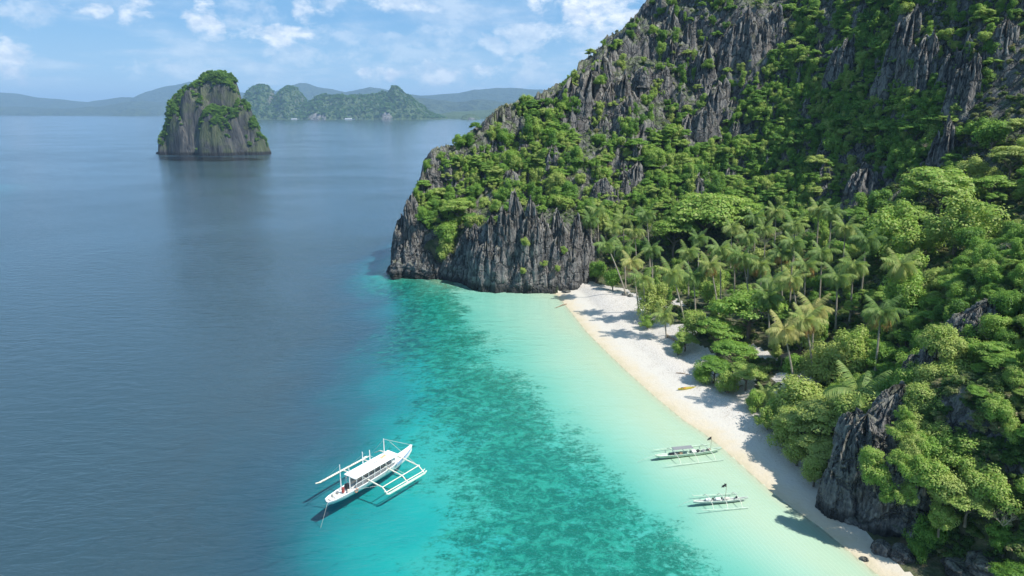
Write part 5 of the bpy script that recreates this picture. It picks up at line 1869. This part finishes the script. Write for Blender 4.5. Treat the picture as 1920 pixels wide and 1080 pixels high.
def small_boat(pa, pb, label, canopy, hullmat, seed):
    a, b = ground(*pa, 0.2), ground(*pb, 0.2)
    d = b - a
    hd = math.atan2(d.y, d.x)
    L = d.length
    o = empty('small_outrigger_boat', ((a.x + b.x) / 2, (a.y + b.y) / 2, 0), hd)
    tag(o, label, 'boat', 'small outrigger boats by the beach')
    k = L / 10.0
    sc = [(-5, .25, .08, .35, .16, .52), (-4.2, .0, .18, .2, .32, .48), (-2, -.14, .26, .12, .42, .46), (1.5, -.14, .26, .12, .42, .46), (3.8, .0, .18, .22, .30, .54), (5, .4, .05, .55, .09, .72)]
    sc = [tuple(v * k for v in s_) for s_ in sc]
    h_ = link('hull', hull_mesh(sc), hullmat, o)
    m = MB()
    m.tube([(s_[0], s_[4], s_[5]) for s_ in sc], .04, 5)
    m.tube([(s_[0], -s_[4], s_[5]) for s_ in sc], .04, 5)
    m.build('gunwale', M_GREENISH, h_)
    ys = 2.3 * k
    bx = (-2.2, .4, 3.0)
    for sd in (-1, 1):
        m = MB()
        m.tube([(-4.4 * k, sd * ys, .30), (-4.1 * k, sd * ys, .10), (0, sd * ys, .04), (4.1 * k, sd * ys, .10), (4.5 * k, sd * ys, .34)], [.03, .05, .06, .05, .03], 6)
        m.build('float', M_GREENISH, o)
    for x in bx:
        m = MB()
        m.tube([(x * k, -ys, .10), (x * k, -ys * .7, .62), (x * k, 0, .85), (x * k, ys * .7, .62), (x * k, ys, .10)], [.035, .05, .06, .05, .035], 6)
        m.build('outrigger_boom', M_BAMBOO, o)
    if canopy:
        m = MB()
        m.box((-1.0 * k, 0, 1.5), (3.0 * k, .85 * k, .06), top=(.97, .95))
        m.build('roof', M_GREY, o)
        for x in (-2.3, .3):
            for sd in (-1, 1):
                m = MB()
                m.tube([(x * k, sd * .36 * k, .45), (x * k, sd * .38 * k, 1.49)], .03, 5)
                m.build('post', M_WHITE, o)
        for j, x in enumerate((-2.6, -2.0, -1.3, 1.4, 2.2, 3.1)):
            m = MB()
            m.box((x * k, (.06 if j % 2 else -.06) * k, .58), (.62 * k, .38 * k, .3), rz=.2 * j, top=(.8, .8))
            m.build('cargo_bag', (M_DARK, M_GREY, M_WOOD)[j % 3], o)
        m = MB()
        m.box((.75 * k, 0, .68), (.6 * k, .7 * k, .08))
        m.build('seat_board', M_WHITE, o)
    else:
        for j, x in enumerate((-2.3, -.5, 1.2)):
            m = MB()
            m.box((x * k, 0, .56), (.9 * k, .5 * k, .16), top=(.92, .9))
            m.build('seat_board', (M_WHITE, M_WHITE, M_CREAM)[j], o)
        for j, x in enumerate((-1.4, .2, 2.9)):
            m = MB()
            m.box((x * k, .08, .60), (.3 * k, .25 * k, .24), rz=j, top=(.7, .7))
            m.build('cargo_bag', M_DARK, o)
    m = MB()
    px_ = (3.4 if canopy else .9) * k
    m.tube([(px_, .1, .5), (px_, .1, 2.9)], .03, 5)
    pole = m.build('flag_pole', M_WOOD, o)
    m = MB()
    for i in range(5):
        x0, x1 = i * .13, (i + 1) * .13
        m.box((px_ - .06 - (x0 + x1) / 2, .1 + .05 * math.sin(i * 1.7), 2.62 - .05 * i + (.08 if i % 2 else 0)), (.15, .03, .50 - .04 * i), rz=.35 * (-1) ** i)
    m.build('flag', M_DARK, pole)
    m = MB()
    m.tube([(-4.6 * k, 0, .8), (-6.4 * k, .3, .02), (-7.5 * k, .4, -.5)], .02, 4)
    m.build('mooring_rope', M_ROPE, o)
    return o


small_boat((1229, 858), (1352, 845), 'small outrigger boat with grey canopy floating close to the sand, farther of the two', True, M_GREENISH, 1)
small_boat((1300, 942), (1402, 936), 'small open white outrigger boat with dark flag on a pole, nearer of the two', False, plain('chalky_white_paint', (0.55, 0.57, 0.54)), 2)

# yellow kayak on the sand
p = ground(1288, 727, 0.9)
ky = empty('kayak', (p.x, p.y, hgt(p.x, p.y) + .05), R(14))
tag(ky, 'yellow sit-on kayak lying on the white sand by the tree shadows', 'kayak')
sc = [(-2.0, .22, .03, .24, .05, .27), (-1.5, .06, .16, .14, .22, .27), (-.6, .0, .26, .12, .36, .28), (.6, .0, .26, .12, .36, .28), (1.5, .06, .16, .14, .22, .28), (2.0, .24, .03, .26, .05, .30)]
link('hull', hull_mesh(sc), M_YELLOW, ky)
m = MB()
m.box((-.5, 0, .2), (.5, .42, .18), top=(.8, .8))
m.build('seat', M_ORANGE, ky)
m = MB()
m.tube([(-.9, .1, .33), (1.1, -.05, .34)], .02, 5)
m.box((1.2, -.05, .34), (.4, .16, .03))
m.box((-1.0, .1, .34), (.4, .16, .03))
m.build('paddle', M_DARK, ky)


def log(px0, py0, px1, py1, r_, label, branches=2):
    a, b = ground(px0, py0, .8), ground(px1, py1, .8)
    a.z, b.z = hgt(a.x, a.y) + r_ * .7, hgt(b.x, b.y) + r_ * .8
    o = empty('driftwood_log', tuple(a))
    tag(o, label, 'driftwood', 'driftwood on the beach')
    m = MB()
    d = b - a
    m.tube([d * t + Vector((0, 0, .12 * math.sin(t * 5))) for t in (0, .3, .6, 1)], [r_, r_ * .85, r_ * .7, r_ * .4], 8)
    m.build('log', M_WOOD, o)
    for i in range(branches):
        m = MB()
        c = d * (.5 + .2 * i)
        m.tube([c, c + Vector((random.uniform(-.6, .6), random.uniform(.3, .9), .5)), c + Vector((random.uniform(-.9, .9), random.uniform(.6, 1.4), .9))], [r_ * .4, r_ * .3, r_ * .12], 5)
        m.build('branch', M_WOOD, o)


log(1250, 636, 1283, 658, .32, 'dark driftwood trunk on the sand under the short leaning palm', 2)
log(1268, 700, 1300, 706, .12, 'thin pale branch lying on the sand above the yellow kayak', 1)
log(1362, 738, 1392, 728, .18, 'bleached driftwood branch on the sand under the overhanging trees', 2)
log(1062, 566, 1040, 572, .18, 'short dark log at the waterline near the sea cliff', 0)


def boulder(px, py, r_, label, z=0.0, flat=.7, mat=None, seed=0):
    p = ground(px, py, z)
    n1, n2 = 30, 18
    th = np.linspace(0, 2 * np.pi, n1, endpoint=False)
    ph = np.linspace(0.02, np.pi - .02, n2)
    T, Ph = np.meshgrid(th, ph)
    dx, dy, dz = np.sin(Ph) * np.cos(T), np.sin(Ph) * np.sin(T), np.cos(Ph)
    rr = 1 + .35 * fbm(dx * 1.3 + seed, dy * 1.3, dz * 1.3, 3, seed) + .14 * ridged(dx * 3, dy * 3 + seed, dz * 3, 3, seed + 2)
    P = np.stack([dx * rr, dy * rr, dz * rr * flat], -1).reshape(-1, 3)
    idg = np.arange(n1 * n2).reshape(n2, n1)
    q = np.stack([idg[:-1], idg[1:], np.roll(idg[1:], -1, 1), np.roll(idg[:-1], -1, 1)], -1).reshape(-1, 4)
    zz = hgt(p.x, p.y) + r_ * .2
    o = link('boulder', mesh_from('boulder', P, quads=q), mat or M_ROCK_DARK, loc=(p.x, p.y, zz), scale=(r_, r_, r_), rot=(0, 0, seed))
    tag(o, label, 'boulder', 'boulders at the foot of the rocks')


boulder(1598, 974, 1.5, 'black boulder on the wet sand under the overhanging headland rock', .3, .6, seed=3)
boulder(1622, 985, 1.0, 'dark boulder wedged against the headland right of the black boulder', .6, .8, seed=5)
boulder(1652, 1032, 1.2, 'upright dark boulder on the shaded sand at the headland foot', .4, 1.0, seed=8)
boulder(1690, 1040, 1.3, 'grey boulder tucked behind the upright dark boulder', .8, .9, seed=11)
boulder(1620, 1051, .45, 'small dark rock in the shaded shallow water', -.1, .5, seed=14)
boulder(1800, 1066, 1.8, 'pale speckled boulder at the bottom edge of the picture', 1.5, .6, M_ROCK, seed=17)
boulder(1850, 1074, 2.0, 'pale speckled boulder right of the other at the bottom edge', 2.0, .6, M_ROCK, seed=21)
boulder(1062, 548, 1.3, 'flat dark rock where the beach meets the sea cliff', .2, .35, seed=25)
boulder(1172, 553, .9, 'whitish rock at the palm roots, left of two', 2.2, .7, M_ROCK, seed=27)
boulder(1182, 556, .8, 'whitish rock at the palm roots, right of two', 2.2, .7, M_ROCK, seed=29)
boulder(1730, 992, 2.2, 'shaded grey rock behind the leafy bush at the headland foot', 3.0, .7, seed=31)

# thatched shelter under the trees
p = raymarch(1490, 668, 2.0)
hut = empty('beach_hut', (p.x, p.y, hgt(p.x, p.y)), R(25))
tag(hut, 'small shelter with brown thatched roof half hidden behind the leaning palm', 'hut')
M_THATCH = plain('brown_thatch', (0.17, 0.12, 0.08), 0.95, 0.35, 4)
m = MB()
b = 0
m.V += [(-2.4, -1.7, 1.9), (2.4, -1.7, 1.9), (2.4, 1.7, 1.9), (-2.4, 1.7, 1.9), (-1.9, 0, 3.2), (1.9, 0, 3.2), (-2.4, -1.7, 1.75), (2.4, -1.7, 1.75), (2.4, 1.7, 1.75), (-2.4, 1.7, 1.75)]
m.F += [[0, 1, 5, 4], [2, 3, 4, 5], [1, 2, 5], [3, 0, 4], [0, 6, 7, 1], [1, 7, 8, 2], [2, 8, 9, 3], [3, 9, 6, 0], [6, 9, 8, 7]]
m.build('roof', M_THATCH, hut)
for x in (-2, 2):
    for y_ in (-1.4, 1.4):
        m = MB()
        m.tube([(x, y_, -.3), (x, y_, 1.95)], .08, 6)
        m.build('post', M_WOOD, hut)

# two white boats off the far island


def far_boat(px, py, L, label):
    p = atY(px, py, 4600)
    o = empty('ferry', (p.x, 4600, 0))
    tag(o, label, 'boat', 'white boats off the long island')
    sc = [(-.5, -.02, .06, .0, .08, .05), (-.3, -.02, .08, .0, .1, .045), (.2, -.02, .08, .0, .1, .05), (.5, .03, .01, .05, .03, .085)]
    link('hull', hull_mesh([tuple(v * L for v in s_) for s_ in sc], thick=.4), M_WHITE, o)
    m = MB()
    m.box((-.08 * L, 0, .085 * L), (.6 * L, .14 * L, .08 * L), top=(.92, .9))
    cab = m.build('cabin', M_WHITE, o)
    m = MB()
    m.box((-.08 * L, 0, .145 * L), (.5 * L, .15 * L, .015 * L))
    m.build('roof', M_CREAM, o)


far_boat(553, 226, 60, 'white boat below the second knoll of the long island, left of two')
far_boat(655, 226, 74, 'white boat before the middle of the long island, right of two')

# ------------------------------------------------------------------ haze
m = MB()
m.box((0, 9000, 271), (42600, 31000, 582))
hz_ = m.mesh('haze')
hm = bpy.data.materials.new('haze')
hm.use_nodes = True
ht = NT(hm.node_tree)
ht.n.clear()
pv = ht.add('ShaderNodeVolumePrincipled', ins={'Color': (0.42, 0.68, 1.0, 1), 'Density': HAZE_DENSITY, 'Anisotropy': 0.0})
ho = ht.add('ShaderNodeOutputMaterial')
ht.l.new(pv.outputs[0], ho.inputs['Volume'])
haze = link('haze', hz_, hm)
tag(haze, 'thin blue sea haze filling the air over the bay', kind='stuff')
